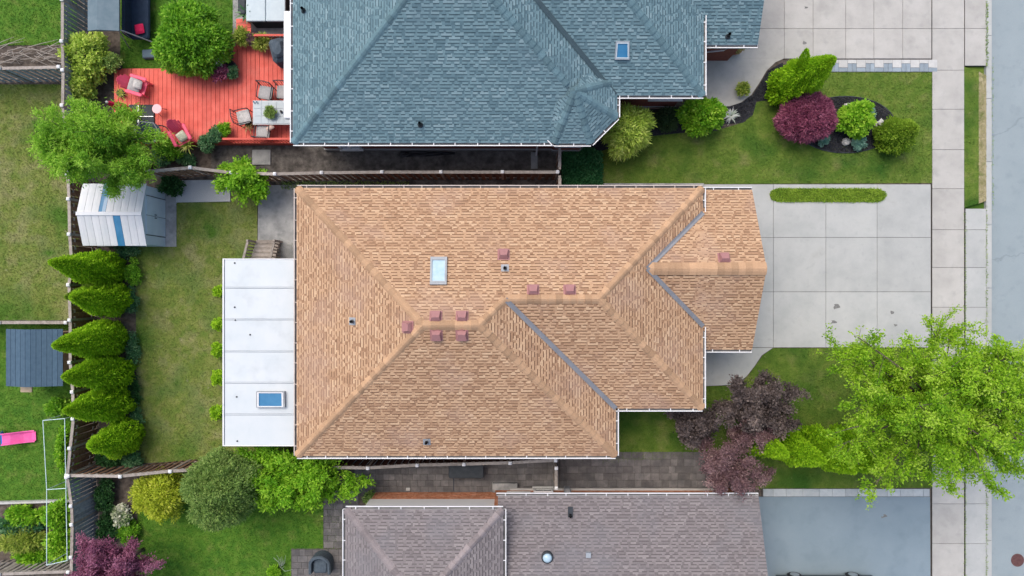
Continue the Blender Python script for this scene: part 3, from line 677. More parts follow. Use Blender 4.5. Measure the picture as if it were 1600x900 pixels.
# wedges of the gable lying on the main roof
rf.face([V3(x2, gyT-dzv, EZ), V3(x2-.001, gyT-dzv, EZ), vi, V3(x2, gym, gz)]); rf.face([V3(x2-.001, gyB+dzv, EZ), V3(x2, gyB+dzv, EZ), V3(x2, gym, gz), vi])
rf.cap(e(x0, yT), RA0); rf.cap(e(x0, yB), RA0); rf.cap(RA0, RA1); rf.cap(e(x1, yB), RA1); rf.cap(RB0, RA1); rf.cap(RB0, RB1); rf.cap(e(x2, yM), RB1); rf.cap(e(x2, yT), RB1); rf.cap(V3(gx1, gym, gz), vi, .5)
rf.valley(e(x1, yM), RB0, M['valley'], .19); rf.valley(vA, vi, M['valley'], .18); rf.valley(vB, vi, M['valley'], .18)
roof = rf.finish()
ov = .42
wall_mesh(hs, [(x0+ov, yT-ov), (x2-ov, yT-ov), (x2-ov, yM+ov), (x1-ov, yM+ov), (x1-ov, yB+ov), (x0+ov, yB+ov)], G+.02, EZ-.03, M['brick_red'])
wall_mesh(hs, [(x2-ov+.003, gyT-.3), (gx1-.25, gyT-.3), (gx1-.25, gyB+.3), (x2-ov+.003, gyB+.3)], G+.02, GZ-.02, M['brick_red'], 'garage_wall')
MB().add([V3(gx1-.26, gyT-.3, GZ-.02), V3(gx1-.26, gyB+.3, GZ-.02), V3(gx1-.26, gym, gz-.12), V3(gx1-.05, gyT-.02, GZ-.02), V3(gx1-.05, gyB+.02, GZ-.02), V3(gx1-.05, gym, gz-.02)], [(0, 1, 2), (3, 4, 5), (0, 3, 5, 2), (1, 4, 5, 2)]).build('gable_end', M['white'], hs)
MB().box((gx1-.24, gym, 1.1), (.06, 4.9, 2.2)).build('garage_door', M['white'], hs)
soff = MB()
soff.prism([(x0, yT), (x2, yT), (x2, yM), (x1, yM), (x1, yB), (x0, yB)], EZ-.028, EZ-.012); soff.build('soffit', M['white'], hs)
for a, b in ((e(x0, yB), e(x1, yB)), (e(x1, yB), e(x1, yM)), (e(x1, yM), e(x2, yM)), (e(x2, yM), V3(x2, vB.y, EZ)), (V3(x2, vA.y, EZ), e(x2, yT)), (e(x2, yT), e(x0, yT)), (e(x0, yT), e(x0, yB))):
    low = (b-a).x < -.1
    gutter(hs, a, b, M['gutter_tan'] if (abs((b-a).y) > abs((b-a).x) and a.x < 0) or low else M['white'], M['gutter_in'], .78)
gutter(hs, V3(gx1, gyT, GZ), V3(x2, gyT, GZ), M['white'], M['gutter_in'], 1.); gutter(hs, V3(x2, gyB, GZ), V3(gx1, gyB, GZ), M['white'], M['gutter_in'], 1.)
downspout(hs, [V3(x1-.1, yB+.1, EZ-.1), V3(x1-ov+.05, yB+ov-.06, EZ-.5), V3(x1-ov+.05, yB+ov-.06, .1)], M['white'])
for px_ in (560, 700, 850): window(hs, (wx(px_), yT-ov, 1.9), 1.2, 1.1, (0, 1, 0))
for px_ in (600, 780, 900): window(hs, (wx(px_), yB+ov, 1.9), 1.2, 1.1, (0, -1, 0))
window(hs, (x2-ov, (yM+gyB)/2-.2, 1.9), 1.5, 1.3, (1, 0, 0))
def roof_z(x, y, faces):
    best = -9
    for p in faces:
        n = (p[1]-p[0]).cross(p[2]-p[1]).normalized()
        if abs(n.z) < .1: continue
        pl = [(q.x, q.y) for q in p]
        if inpoly(np.array([[x, y]]), pl)[0]:
            z = p[0].z-(n.x*(x-p[0].x)+n.y*(y-p[0].y))/n.z
            if z > best: best = z; N_ = n if n.z > 0 else -n
    return (best, N_) if best > 0 else (EZ, Vector((0, 0, 1)))
def on_roof(px, py, faces, z=4.5):
    for _ in range(8):
        q = W(px, py, z); z, n = roof_z(q.x, q.y, faces)
    return W(px, py, z), n
def frame(p, n, up=None):
    v = Vector((0, 0, 1))-n*n.z
    v = v.normalized() if v.length > 1e-3 else Vector((0, 1, 0)); u = v.cross(n).normalized()
    return u, v
for px_, py_ in ((787, 398), (833, 454), (890, 454), (681, 495), (722, 495), (638, 511), (682, 523), (722, 523), (1131, 404)):
    p, n = on_roof(px_, py_, rf.faces); u, v = frame(p, n); vm = MB(); a = .19
    L = lambda x, y, z: p+u*x+v*y+n*z
    vs = [L(-a, -a, 0), L(a, -a, 0), L(a, a, 0), L(-a, a, 0), L(-a*.92, -a*.95, .17), L(a*.92, -a*.95, .17), L(a*.7, a*.6, .22), L(-a*.7, a*.6, .22), L(-a*.95, a*.98, .06), L(a*.95, a*.98, .06)]
    vm.add(vs, [(0, 1, 5, 4), (4, 5, 6, 7), (7, 6, 9, 8), (8, 9, 2, 3), (1, 2, 9, 6, 5), (0, 4, 7, 8, 3)])
    vo = vm.build('roof_vent', M['vent'], hs)
    b = a*1.25; MB().add([L(-b, -b, .024), L(b, -b, .024), L(b, b, .024), L(-b, b, .024)], [(0, 1, 2, 3)]).build('flange', M['vent'], vo)
for px_, py_ in ((789, 419), (551, 502), (667, 690)):
    p, n = on_roof(px_, py_, rf.faces); u, v = frame(p, n)
    pipe = MB().tube([p-n*.02, p+V3(0, 0, .32)], .055, 12, False).build('vent_pipe', M['black'], hs)
    a = .15; MB().add([p+u*x*a+v*y*a+n*.024 for x, y in ((-1, -1), (1, -1), (1, 1), (-1, 1))], [(0, 1, 2, 3)]).build('flange', M['grey_metal'], pipe)
    MB().tube([p, p+V3(0, 0, .12)], [.10, .065], 12, False).build('boot', M['grey_metal'], pipe)
q = [on_roof(*c, rf.faces) for c in ((673, 403), (699, 403), (698, 446), (672, 446))]
skylight(hs, [t[0] for t in q][::-1], q[0][1], M['grey_metal'], M['pane_sky'], .11, .06, M['grey_metal'])
# ---------------- flat-roofed sunroom behind it
SZ = 2.75; sx0, sx1 = wx(348, SZ), x0+ov-.01; sy0, sy1 = wy(404, SZ), wy(697, SZ)
su = thing('sunroom', 'sunroom with flat white panelled roof against the tan roofed bungalow', 'sunroom', (sx0, (sy0+sy1)/2, 0))
MB().prism([(sx0, sy0), (sx1, sy0), (sx1, sy1), (sx0, sy1)], SZ-.16, SZ-.04).build('roof', M['seam'], su)
seams = [404, 449.5, 499, 549, 598, 647.5, 697]
for i in range(6):
    a, b = wy(seams[i], SZ), wy(seams[i+1], SZ)
    piece('roof_panel', unit_box(M['roof_white'], .1), su, ((sx0+.09+sx1)/2, (a+b)/2, SZ-.02), (sx1-sx0-.10, a-b-.04, .05))
    if i: piece('panel_seam', unit_box(M['seam'], .2), su, ((sx0+.09+sx1)/2, a, SZ+.008), (sx1-sx0-.12, .07, .02)); piece('panel_seam', unit_box(M['roof_white'], .2), su, ((sx0+.09+sx1)/2, a+.002, SZ+.02), (sx1-sx0-.12, .03, .02))
for nm, c_, s_ in (('roof_edge', (sx0+.03, (sy0+sy1)/2, SZ-.03), (.06, sy0-sy1, .12)), ('roof_edge', ((sx0+sx1)/2+.03, sy0-.02, SZ-.03), (sx1-sx0-.06, .04, .12)), ('roof_edge', ((sx0+sx1)/2+.03, sy1+.02, SZ-.03), (sx1-sx0-.06, .04, .12))): piece(nm, unit_box(M['white'], .1), su, c_, s_)
MB().prism([(sx0+.2, sy0-.2), (sx1, sy0-.2), (sx1, sy1+.2), (sx0+.2, sy1+.2)], G+.03, SZ-.17).build('wall', M['white'], su)
for i in range(6):
    a = wy((seams[i]+seams[i+1])/2, SZ); window(su, (sx0+.2, a, 1.6), 1.0, 1.3, (-1, 0, 0))
p = [W(402, 611, SZ+.02), W(446, 611, SZ+.02), W(446.5, 636, SZ+.02), W(402, 636, SZ+.02)]
skylight(su, p, (0, 0, 1), M['grey_metal'], M['pane_blue'], .14, .05, M['white'])
for px_, py_ in ((367, 411), (367, 480), (368, 500), (370, 620), (371, 689), (391, 523)):
    q = W(px_, py_, SZ); MB().lathe((q.x, q.y, SZ+.004), [(.035, 0), (.035, .03), (.02, .035)], 8).build('roof_screw', M['dark_grey'], su)
# ---------------- neighbour to the north (blue-grey roof)
nb = thing('neighbour_house', 'red brick house with blue grey shingled hip roof and corner turret', 'house', (wx(700), wy(60), 0))
ax0, ax1 = wx(458, EZ), wx(961, EZ); ayB = wy(223, EZ); hw = (ax1-ax0)/2; ayT = ayB+2*hw+.8; az = EZ+P_*hw
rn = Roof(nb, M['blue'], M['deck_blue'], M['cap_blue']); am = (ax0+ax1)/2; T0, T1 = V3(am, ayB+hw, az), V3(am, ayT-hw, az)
tc = V3(wx(894.5, EZ), wy(154.5, EZ), 0); ap = 67.5/S*(H-EZ)/H+.05; cr = ap/math.cos(math.pi/8); tz = EZ+.60*ap
oc = [V3(tc.x+cr*math.cos(math.pi/8+k*math.pi/4), tc.y+cr*math.sin(math.pi/8+k*math.pi/4), EZ+.012) for k in range(8)]; apx = V3(tc.x, tc.y, tz)
hc_ = V3(ax1-1.76, ayB+1.76, EZ+P_*1.76)
bx1 = wx(1099, EZ); byB = wy(149, EZ); byT = byB+9.5; bh = 4.75; bz = EZ+P_*bh; bm_ = byB+bh
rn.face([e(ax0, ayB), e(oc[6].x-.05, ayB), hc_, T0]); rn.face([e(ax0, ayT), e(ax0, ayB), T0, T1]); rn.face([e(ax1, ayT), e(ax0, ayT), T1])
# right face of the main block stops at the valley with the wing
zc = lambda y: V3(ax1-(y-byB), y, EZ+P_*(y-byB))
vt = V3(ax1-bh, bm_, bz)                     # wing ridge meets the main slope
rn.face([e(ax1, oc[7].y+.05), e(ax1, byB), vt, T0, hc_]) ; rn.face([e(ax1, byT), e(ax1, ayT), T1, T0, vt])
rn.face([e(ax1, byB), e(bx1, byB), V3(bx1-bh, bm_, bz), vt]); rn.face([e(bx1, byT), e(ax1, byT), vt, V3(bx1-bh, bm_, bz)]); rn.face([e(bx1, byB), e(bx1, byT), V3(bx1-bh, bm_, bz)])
# turret
for k in (4, 5, 6, 7, 0): rn.face([oc[k], oc[(k+1) % 8], apx])
for k in (5, 6, 7, 0): rn.cap(oc[k], apx, .40, .27)
rn.cap(e(ax0, ayB), T0); rn.cap(V3(tc.x-.3, tc.y+.3, EZ+P_*(ap+.25)), T0); rn.cap(e(ax0, ayT), T1); rn.cap(e(ax1, ayT), T1); rn.cap(T0, T1); rn.cap(e(bx1, byB), V3(bx1-bh, bm_, bz)); rn.cap(e(bx1, byT), V3(bx1-bh, bm_, bz)); rn.cap(vt, V3(bx1-bh, bm_, bz))
rn.valley(e(ax1, byB), vt, M['valley_dark'], .2)
# garage of the neighbour
ngx0, ngx1 = bx1-.6, wx(1184, GZ); ngB = wy(70, GZ); ngh = 3.4; ngm = ngB+ngh; ngz = GZ+.45*ngh
rn.face([V3(ngx0, ngB, GZ), V3(ngx1, ngB, GZ), V3(ngx1, ngm, ngz), V3(ngx0, ngm, ngz)]); rn.face([V3(ngx1, ngB+2*ngh, GZ), V3(ngx0, ngB+2*ngh, GZ), V3(ngx0, ngm, ngz), V3(ngx1, ngm, ngz)]); rn.cap(V3(ngx1, ngm, ngz), V3(ngx0, ngm, ngz))
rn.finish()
wall_mesh(nb, [(ax0+ov, ayB+ov), (ax1-ov-1.05, ayB+ov), (ax1-ov-1.05, byB+ov), (bx1-ov, byB+ov), (bx1-ov, byT-ov), (ax1-ov, byT-ov), (ax1-ov, ayT-ov), (ax0+ov, ayT-ov)], .32, EZ-.03, M['brick_red'])
wall_mesh(nb, [(ax0+ov-.05, ayB+ov-.05), (ax1-ov-1.1, ayB+ov-.05), (ax1-ov-1.1, byB+ov-.05), (bx1-ov+.05, byB+ov-.05), (bx1-ov+.05, byT-ov), (ax0+ov-.05, byT-ov)], G+.03, .32, M['foundation'], 'foundation')
oct2 = [(tc.x+(cr-ov)*math.cos(math.pi/8+k*math.pi/4), tc.y+(cr-ov)*math.sin(math.pi/8+k*math.pi/4)) for k in range(8)]
wall_mesh(nb, oct2, .325, EZ-.032, M['brick_red'], 'bay_wall'); wall_mesh(nb, [(tc.x+(q[0]-tc.x)*1.04, tc.y+(q[1]-tc.y)*1.04) for q in oct2], G+.035, .322, M['foundation'], 'bay_foundation')
wall_mesh(nb, [(bx1-ov+.004, ngB+.35), (ngx1-.3, ngB+.35), (ngx1-.3, ngB+2*ngh-.35), (bx1-ov+.004, ngB+2*ngh-.35)], G+.04, GZ-.03, M['brick_red'], 'garage_wall')
MB().add([V3(ngx1-.06, ngB+.02, GZ-.02), V3(ngx1-.06, ngB+2*ngh-.02, GZ-.02), V3(ngx1-.06, ngm, ngz-.02), V3(ngx1-.31, ngB+.35, GZ-.04), V3(ngx1-.31, ngB+2*ngh-.35, GZ-.04), V3(ngx1-.31, ngm, ngz-.15)], [(0, 1, 2), (3, 4, 5), (0, 3, 5, 2), (1, 4, 5, 2)]).build('gable_end', M['white'], nb)
MB().prism([(ax0, ayB), (ax1-1.05, ayB), (ax1-1.05, byB), (bx1, byB), (bx1, byT), (ax1, byT), (ax1, ayT), (ax0, ayT)], EZ-.028, EZ-.012).build('soffit', M['white'], nb)
MB().prism([(q.x, q.y) for q in oc], EZ-.024, EZ-.004).build('bay_soffit', M['white'], nb)
for a, b in ((e(ax0, ayB), V3(oc[5].x, ayB, EZ)), (oc[5], oc[6]), (oc[6], oc[7]), (oc[7], V3(oc[0].x, min(oc[0].y, byB), EZ+.012)), (e(oc[0].x, byB), e(bx1, byB)), (e(bx1, byB), e(bx1, byT)), (e(ax0, ayT), e(ax0, ayB)), (V3(ngx0+.62, ngB, GZ), V3(ngx1, ngB, GZ))): gutter(nb, a, b, M['white'], M['gutter_in'], .85)
a = oc[5]+(oc[4]-oc[5])*.42; gutter(nb, a+V3(0, 0, .04), oc[5]+V3(0, 0, .04), M['white'], M['gutter_in'], .4)
p0 = W(1122, 66, GZ); downspout(nb, [V3(wx(1143, GZ), ngB-.06, GZ-.1), V3(wx(1128, 1.9), ngB+.1, 2.1), V3(bx1-ov+.16, wy(88, .3), .5), V3(bx1-ov+.16, wy(90, .1), .1)], M['white'])
downspout(nb, [V3(wx(839), ayB-.04, EZ-.1), V3(wx(838), ayB+ov-.02, EZ-.6), V3(wx(838), ayB+ov-.1, .6), V3(wx(838), ayB+.15, .12)], M['white'])
window(nb, (wx(1044, 2.2), byB+ov, 2.2), 1.35, 1.0, (0, -1, 0)); window(nb, (wx(545, 1.0), ayB+ov, .75), .9, .5, (0, -1, 0)); window(nb, (wx(580, 1.5), ayB+ov, 2.2), 1.0, 1.0, (0, -1, 0)); window(nb, (wx(760, 1.5), ayB+ov, 2.2), 1.0, 1.0, (0, -1, 0))
window(nb, (tc.x, tc.y-(ap-ov)+.01, 1.9), 1.0, 1.2, (0, -1, 0))
q = [on_roof(*c, rn.faces) for c in ((960, 93), (983, 93), (983, 64), (962, 64))]
skylight(nb, [t[0] for t in q], q[0][1], M['seam'], M['pane_blue'], .10, .045, M['tub_cover'])
for px_, py_ in ((657, 195), (475, 17), (1137, 57)):
    p, n = on_roof(px_, py_, rn.faces); pipe = MB().tube([p-n*.02, p+V3(0, 0, .3)], .06, 12, False).build('vent_pipe', M['black'], nb); MB().tube([p, p+V3(0, 0, .1)], [.12, .07], 12, False).build('boot', M['dark_grey'], pipe)
# ---------------- neighbour to the south (grey roof)
sb = thing('grey_roofed_house', 'brick house with grey mauve shingled roof beside the asphalt driveway', 'house', (wx(850), wy(880), 0))
Z1, Z2 = 4.0, 2.75; px0, px1 = wx(540, Z1), wx(786, Z1); pyT = wy(796, Z1); ph_ = (px1-px0)/2; pyB = pyT-9
e1 = lambda x, y: V3(x, y, Z1); rs = Roof(sb, M['mauve'], M['deck_mauve'], M['cap_mauve']); pm = (px0+px1)/2; Q0 = V3(pm, pyT-ph_, Z1+.42*ph_); Q1 = V3(pm, pyB+ph_, Z1+.42*ph_)
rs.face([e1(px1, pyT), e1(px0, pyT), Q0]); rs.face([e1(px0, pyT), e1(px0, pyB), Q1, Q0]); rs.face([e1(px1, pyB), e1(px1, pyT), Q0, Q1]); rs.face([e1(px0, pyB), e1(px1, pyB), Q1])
for a in (px0, px1): rs.cap(e1(a, pyT), Q0); rs.cap(e1(a, pyB), Q1)
rs.cap(Q0, Q1)
qx0, qx1 = wx(778, Z2), wx(1185, Z2); qyT = wy(775, Z2); qh = 4.9; qm = qyT-qh; qz = Z2+.36*qh
rs.face([V3(qx1, qyT, Z2), V3(qx0, qyT, Z2), V3(qx0, qm, qz), V3(qx1, qm, qz)]); rs.face([V3(qx0, qyT-2*qh, Z2), V3(qx1, qyT-2*qh, Z2), V3(qx1, qm, qz), V3(qx0, qm, qz)]); rs.cap(V3(qx1, qm, qz), V3(qx0, qm, qz))
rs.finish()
wx0 = px0+.4
fl = MB().prism([(wx0, pyT-.55), (px1-.4, pyT-.55), (px1-.4, pyB+.4), (wx0, pyB+.4)], G+.03, Z1-.04).build('wall', M['mortar'], sb)
# upper band of pale siding, orange brick below it on the visible side
fy = pyT-.55
piece('siding', unit_box(M['white'], .01), fl, ((wx0+px1-.4)/2, fy+.02, 2.5), (px1-.8-px0+.1, .06, 2.85))
nr = 0
for r in range(11):
    xx = wx0; k = 0; zz = .05+r*.092
    while xx < px1-.42:
        ww = .44 if (k or r % 2) else .22; ww = min(ww, px1-.4-xx)
        if ww > .05 and nr < 300: piece('brick', unit_box(M['brick_orange'], .08), fl, (xx+ww/2, fy+.012, zz), (ww-.012, .05, .08)); nr += 1
        xx += ww; k += 1
w2 = MB().prism([(px1-.4+.004, qyT-.5), (qx1-.3, qyT-.5), (qx1-.3, qyT-2*qh+.4), (px1-.4+.004, qyT-2*qh+.4)], G+.035, Z2-.04).build('garage_wall', M['brick_orange'], sb)
MB().box(((qx0+qx1)/2, qyT-.47, .28), (qx1-qx0-1, .12, .08)).build('ledge', M['paver_pale'], sb)
MB().prism([(px0, pyT), (px1, pyT), (px1, pyB), (px0, pyB)], Z1-.03, Z1-.012).build('soffit', M['white'], sb); MB().prism([(px1+.01, qyT), (qx1, qyT), (qx1, qyT-2*qh), (px1+.01, qyT-2*qh)], Z2-.03, Z2-.012).build('soffit', M['white'], sb)
for a, b in ((e1(px1, pyT), e1(px0, pyT)), (e1(px0, pyT), e1(px0, pyB)), (e1(px1, pyB), e1(px1, pyT)), (V3(qx1, qyT, Z2), V3(px1-.3, qyT, Z2))): gutter(sb, a, b, M['white'], M['gutter_in'], .8)
downspout(sb, [V3(qx1-.06, qyT+.05, Z2-.1), V3(qx1-.2, qyT-.4, Z2-.5), V3(qx1-.22, qyT-.42, .1)], M['white'])
MB().add([V3(qx1-.01, qyT, Z2-.02), V3(qx1-.01, qyT-2*qh, Z2-.02), V3(qx1-.01, qm, qz-.02), V3(qx1-.31, qyT-.5, Z2-.05), V3(qx1-.31, qyT-2*qh+.4, Z2-.05), V3(qx1-.31, qm, qz-.14)], [(0, 1, 2), (3, 4, 5), (0, 3, 5, 2), (1, 4, 5, 2)]).build('gable_end', M['white'], sb)
window(sb, (wx(810), qyT-.5, 1.5), .9, 1.0, (0, 1, 0)); window(sb, (wx(848), qyT-.5, .45), .8, .4, (0, 1, 0))
p, n = on_roof(891, 804, rs.faces); pipe = MB().tube([p-n*.02, p+V3(0, 0, .25)], .06, 12, False).build('vent_pipe', M['black'], sb); MB().box(p+V3(0, .12, .03), (.2, .42, .05)).build('flange', M['dark_grey'], pipe)
p, n = on_roof(855, 870, rs.faces); tb = MB().lathe(p-V3(0, 0, .05), [(.24, 0), (.24, .16), (.2, .2), (.18, .18)], 24).build('sun_tunnel', M['dark_grey'], sb); MB().lathe(p+V3(0, 0, .1), [(.19, 0), (.185, .05), (.15, .1), (.08, .13), (.01, .14)], 24).build('dome', M['pane_sky'], tb, smooth=True); MB().lathe(p+V3(0, 0, .09), [(.225, 0), (.225, .03), (.19, .035)], 24).build('dome_ring', M['silver'], tb)
p, n = on_roof(919, 866, rs.faces); MB().box(p+V3(0, 0, .06), (.2, .2, .14)).build('roof_vent', M['seam'], sb)
# ------------------------------------------------------------------ fences
def fence(label, pts, m_board, m_rail, h=1.8, caps=True, step=.15, group=None, both=True, gate=False, bw=.15, rail_w=.13, capm='white'):
    """pts: fence top in picture pixels; alternating boards on both sides of the rails"""
    P = [W(x, y, h) for x, y in pts]; b0 = Vector((P[0].x, P[0].y, 0)); t = thing('fence_gate' if gate else 'fence', label, 'gate' if gate else 'fence', b0, group)
    for i, p in enumerate(P):
        q = piece('post', unit_box(m_rail, .02), t, (p.x, p.y, (h+G)/2+.02), (.10, .10, h-G+.04))
        if caps:
            c = MB(); c.rbox((p.x, p.y, h+.075), (.15, .15, .06), 0, .02, .03).build('post_cap', M[capm], t)
    k = 0
    for a, b in zip(P[:-1], P[1:]):
        dv = b-a; L = math.hypot(dv.x, dv.y); u = Vector((dv.x/L, dv.y/L, 0)); nrm = Vector((-u.y, u.x, 0)); rz = math.atan2(u.y, u.x); mid = (a+b)/2
        piece('cap_rail', unit_box(m_rail, .1), t, (mid.x, mid.y, h+.0), (L-.09, rail_w, .04), rz)
        for zz in (.3, 1.5): piece('rail', unit_box(m_rail, .05), t, (mid.x, mid.y, zz*h/1.8), (L-.1, .038, .09), rz)
        n = max(1, int(L/step))
        for j in range(n):
            c = a+u*(L*(j+.5)/n); sd = (1 if k % 2 else -1) if both else 1; k += 1
            c = c+nrm*sd*.034; lo = .03+random.uniform(-.02, .02); hh = h-.03
            piece('board', unit_box(m_board, .02), t, (c.x, c.y, (lo+hh)/2), (bw, .02, hh-lo), rz)
    return t
B, R_ = M['wood_brown'], M['wood_grey']
fence('brown board fence with white post caps between the tan and blue grey roofs', [(232, 268), (298, 262), (362, 270), (430, 272), (503, 270), (597, 269), (689, 269), (785, 269), (871, 269)], M['wood_brown'], R_)
fence('narrow gate fence joining the blue grey roofed house to the tan roofed one', [(874.5, 232), (874.5, 263)], M['wood_brown'], R_, caps=False); fence('short fence return between post cap and tan roof gutter', [(874.5, 276), (875, 297)], M['wood_brown'], R_, caps=False)
fence('weathered brown fence behind the row of cedars and the metal shed', [(106, 272), (108, 311), (109, 366), (112, 407), (108, 445), (110, 500), (110, 566), (114, 612), (115, 654), (110, 700), (105.5, 742)], M['wood_brown'], R_)
fence('slate grey fence face beside the purple maple and vegetable bed', [(105, 745), (112, 790), (113, 819), (112, 870), (110, 960)], M['wood_slate'], R_, both=False, step=.158)
fence('slate grey fence below the garden swing and pale yellow shrub', [(98, -60), (98, 0), (97.5, 65), (99, 110), (98, 165), (104, 235), (106, 268)], M['wood_slate'], R_, both=False, step=.19)
fence('brown fence along the back lawn with slanting boards and the golden shrub', [(108, 743), (189, 744), (267, 736), (345, 732), (420, 730), (498, 730)], M['wood_brown'], R_)
fence('dark maroon fence under the tan roof eave beside the paver path', [(500, 730), (575, 731), (652, 726.5), (725, 725), (797, 723), (868, 719)], M['wood_maroon'], R_)
fence('thin grey gate closing the paver path between the two brick houses', [(869, 731), (869, 762)], M['wood_grey'], R_, caps=True, gate=True, h=1.75)
fence('pale slatted fence along the bottom of the vegetable bed', [(-90, 899), (0, 897), (108, 893)], M['wood_grey'], R_, step=.26, both=False, bw=.13, h=1.5)
fence('slate fence running away from the dry branches pile', [(-90, 108), (0, 107), (93, 105)], M['wood_slate'], R_, step=.16)
fence('low grey fence behind the blue roofed playhouse', [(-90, 505), (0, 504), (104, 504)], M['wood_grey'], R_, h=1.3)
# ------------------------------------------------------------------ metal garden shed
RZ = 2.15; SZ1 = 1.72
sd = thing('garden_shed', 'white metal garden shed with blue skylight strips on a concrete pad', 'shed', W(190, 335))
c1 = {k: W(*v) for k, v in dict(a=(128, 287+2, SZ1), b=(228, 287, SZ1), c=(231, 384, SZ1), d=(131, 384, SZ1), r0=(123, 329, RZ), r1=(225, 331, RZ)).items()}
xA, xB = (c1['a'].x+c1['d'].x)/2, (c1['b'].x+c1['c'].x)/2; yA, yD = (c1['b'].y)*1.0, c1['c'].y; yR = (yA+yD)/2
def shed_slope(y_eave, name):
    n = 9
    for i in range(n):
        a = xA+(xB-xA)*i/n; b = xA+(xB-xA)*(i+1)/n
        hole = (i == 5 and name == 's') or (i == 3 and name == 'n')
        m = M['pane_blue'] if hole else M['shed_white']; k = .006
        vs = [V3(a+k, y_eave, SZ1), V3(b-k, y_eave, SZ1), V3(b-k, yR, RZ), V3(a+k, yR, RZ)]; up = V3(0, 0, .02)
        MB().add(vs+[v+up for v in vs]+[(vs[3]+vs[2])/2+V3(0, 0, .03), (vs[0]+vs[1])/2+V3(0, 0, .03)], [(4, 5, 9), (4, 9, 8, 7), (5, 6, 8, 9), (7, 8, 6), (0, 1, 5, 4), (1, 2, 6, 5), (3, 0, 4, 7)]).build('skylight_strip' if hole else 'roof_sheet', m, sd)
shed_slope(yD, 's'); shed_slope(yA, 'n')
piece('ridge', unit_box(M['shed_white'], .2), sd, ((xA+xB)/2, yR, RZ+.035), (xB-xA+.02, .16, .035))
ins = .07; wl = MB(); wl.add([V3(xA+ins, yD+ins, .02), V3(xB-ins, yD+ins, .02), V3(xB-ins, yA-ins, .02), V3(xA+ins, yA-ins, .02), V3(xA+ins, yD+ins, SZ1), V3(xB-ins, yD+ins, SZ1), V3(xB-ins, yA-ins, SZ1), V3(xA+ins, yA-ins, SZ1), V3(xA+ins, yR, RZ-.03), V3(xB-ins, yR, RZ-.03)], [(0, 1, 5, 4), (2, 3, 7, 6), (1, 2, 6, 9, 5), (3, 0, 4, 8, 7), (3, 2, 1, 0)]); wl.build('wall', M['shed_front'], sd)
for k in (-1, 1):
    dr = MB().box((xB-ins+.015, yR+k*.42, .87), (.03, .82, 1.6)).build('door', M['shed_front'], sd); MB().box((xB-ins+.05, yR+k*.07, .95), (.04, .03, .14)).build('handle', M['dark_grey'], dr)
for yy in (yR+.86, yR-.86, yR): piece('door_track', unit_box(M['dark_grey'], .05), sd, (xB-ins+.012, yy, .85), (.025, .02, 1.62))
# ------------------------------------------------------------------ wooden steps of the sunroom
ws = thing('wooden_steps', 'weathered wooden steps with slatted railings beside the sunroom', 'steps', W(420, 392))
for i in range(5):
    a = W(404, 377+i*7, .0); yy = wy(379+i*6.6, .1+.16*i); z = .14+.16*i
    for k in (0, 1): piece('tread', unit_box(M['wood_grey'], .03), ws, ((wx(402)+wx(438))/2, yy-.06-k*.0-.14*k+.07, z), (wx(439)-wx(402), .13, .04))
    piece('riser', unit_box(M['wood_grey'], .02), ws, ((wx(402)+wx(438))/2, yy+.10, z-.1), (wx(438)-wx(402), .025, .16))
for px_, sdn in ((400, -1), (440, 1)):
    x_ = wx(px_); ya, yb = wy(380), wy(410)
    MB().box((x_, (ya+yb)/2, 1.25), (.10, abs(ya-yb)*1.15, .045), 0, ('X', -.55)).build('handrail', M['wood_grey'], ws)
    for j in range(6):
        yy = ya+(yb-ya)*(j+.5)/6; zt = 1.22+(j-2.5)*.085; piece('baluster', unit_box(M['wood_grey'], .02), ws, (x_, yy, zt/2+.1), (.05, .05, zt-.25))
    for yy, zt in ((ya+.05, 1.05), (yb-.02, 1.5)): piece('post', unit_box(M['wood_grey'], .02), ws, (x_, yy, zt/2), (.09, .09, zt))
# ------------------------------------------------------------------ red deck and what stands on it
DZ = .5
dk = thing('red_deck', 'bright red painted wooden deck behind the blue grey roofed house', 'deck', W(320, 160))
x = 178.; nbd = 0
while x < 458:
    xm = x+3.4
    top = 107.5 if xm < 352 else (92 if xm < 362 else 72)
    bot = 222 if xm > 330 else (222 if xm > 240 else 205)
    a, b = W(x, top, DZ), W(x+6.9, bot, DZ)
    piece('deck_board', unit_box(M['red_deck'], .06), dk, ((a.x+b.x)/2, (a.y+b.y)/2, DZ-.02), (b.x-a.x-.014, a.y-b.y, .04)); x += 6.9
for i in range(6):
    a, b = W(369, 29+i*7.3, DZ), W(392, 29+i*7.3+7.1, DZ); piece('step_board', unit_box(M['red_deck'], .06), dk, ((a.x+b.x)/2, (a.y+b.y)/2, DZ-.016), (b.x-a.x, a.y-b.y-.016, .04))
a, b = W(178, 107.5, DZ), W(458, 222, DZ)
piece('skirt', unit_box(M['red_rail'], .02), dk, ((a.x+b.x)/2, b.y-.02, DZ/2-.05), (b.x-a.x, .04, DZ-.02)); piece('skirt', unit_box(M['red_rail'], .02), dk, ((a.x+wx(352, DZ))/2, a.y+.02, DZ/2-.05), (wx(352, DZ)-a.x, .03, DZ-.02)); MB().box(((a.x+b.x)/2, (a.y+b.y)/2-.2, DZ/2-.11), (b.x-a.x-.2, a.y-b.y-.5, .4)).build('deck_frame', M['soil'], dk)
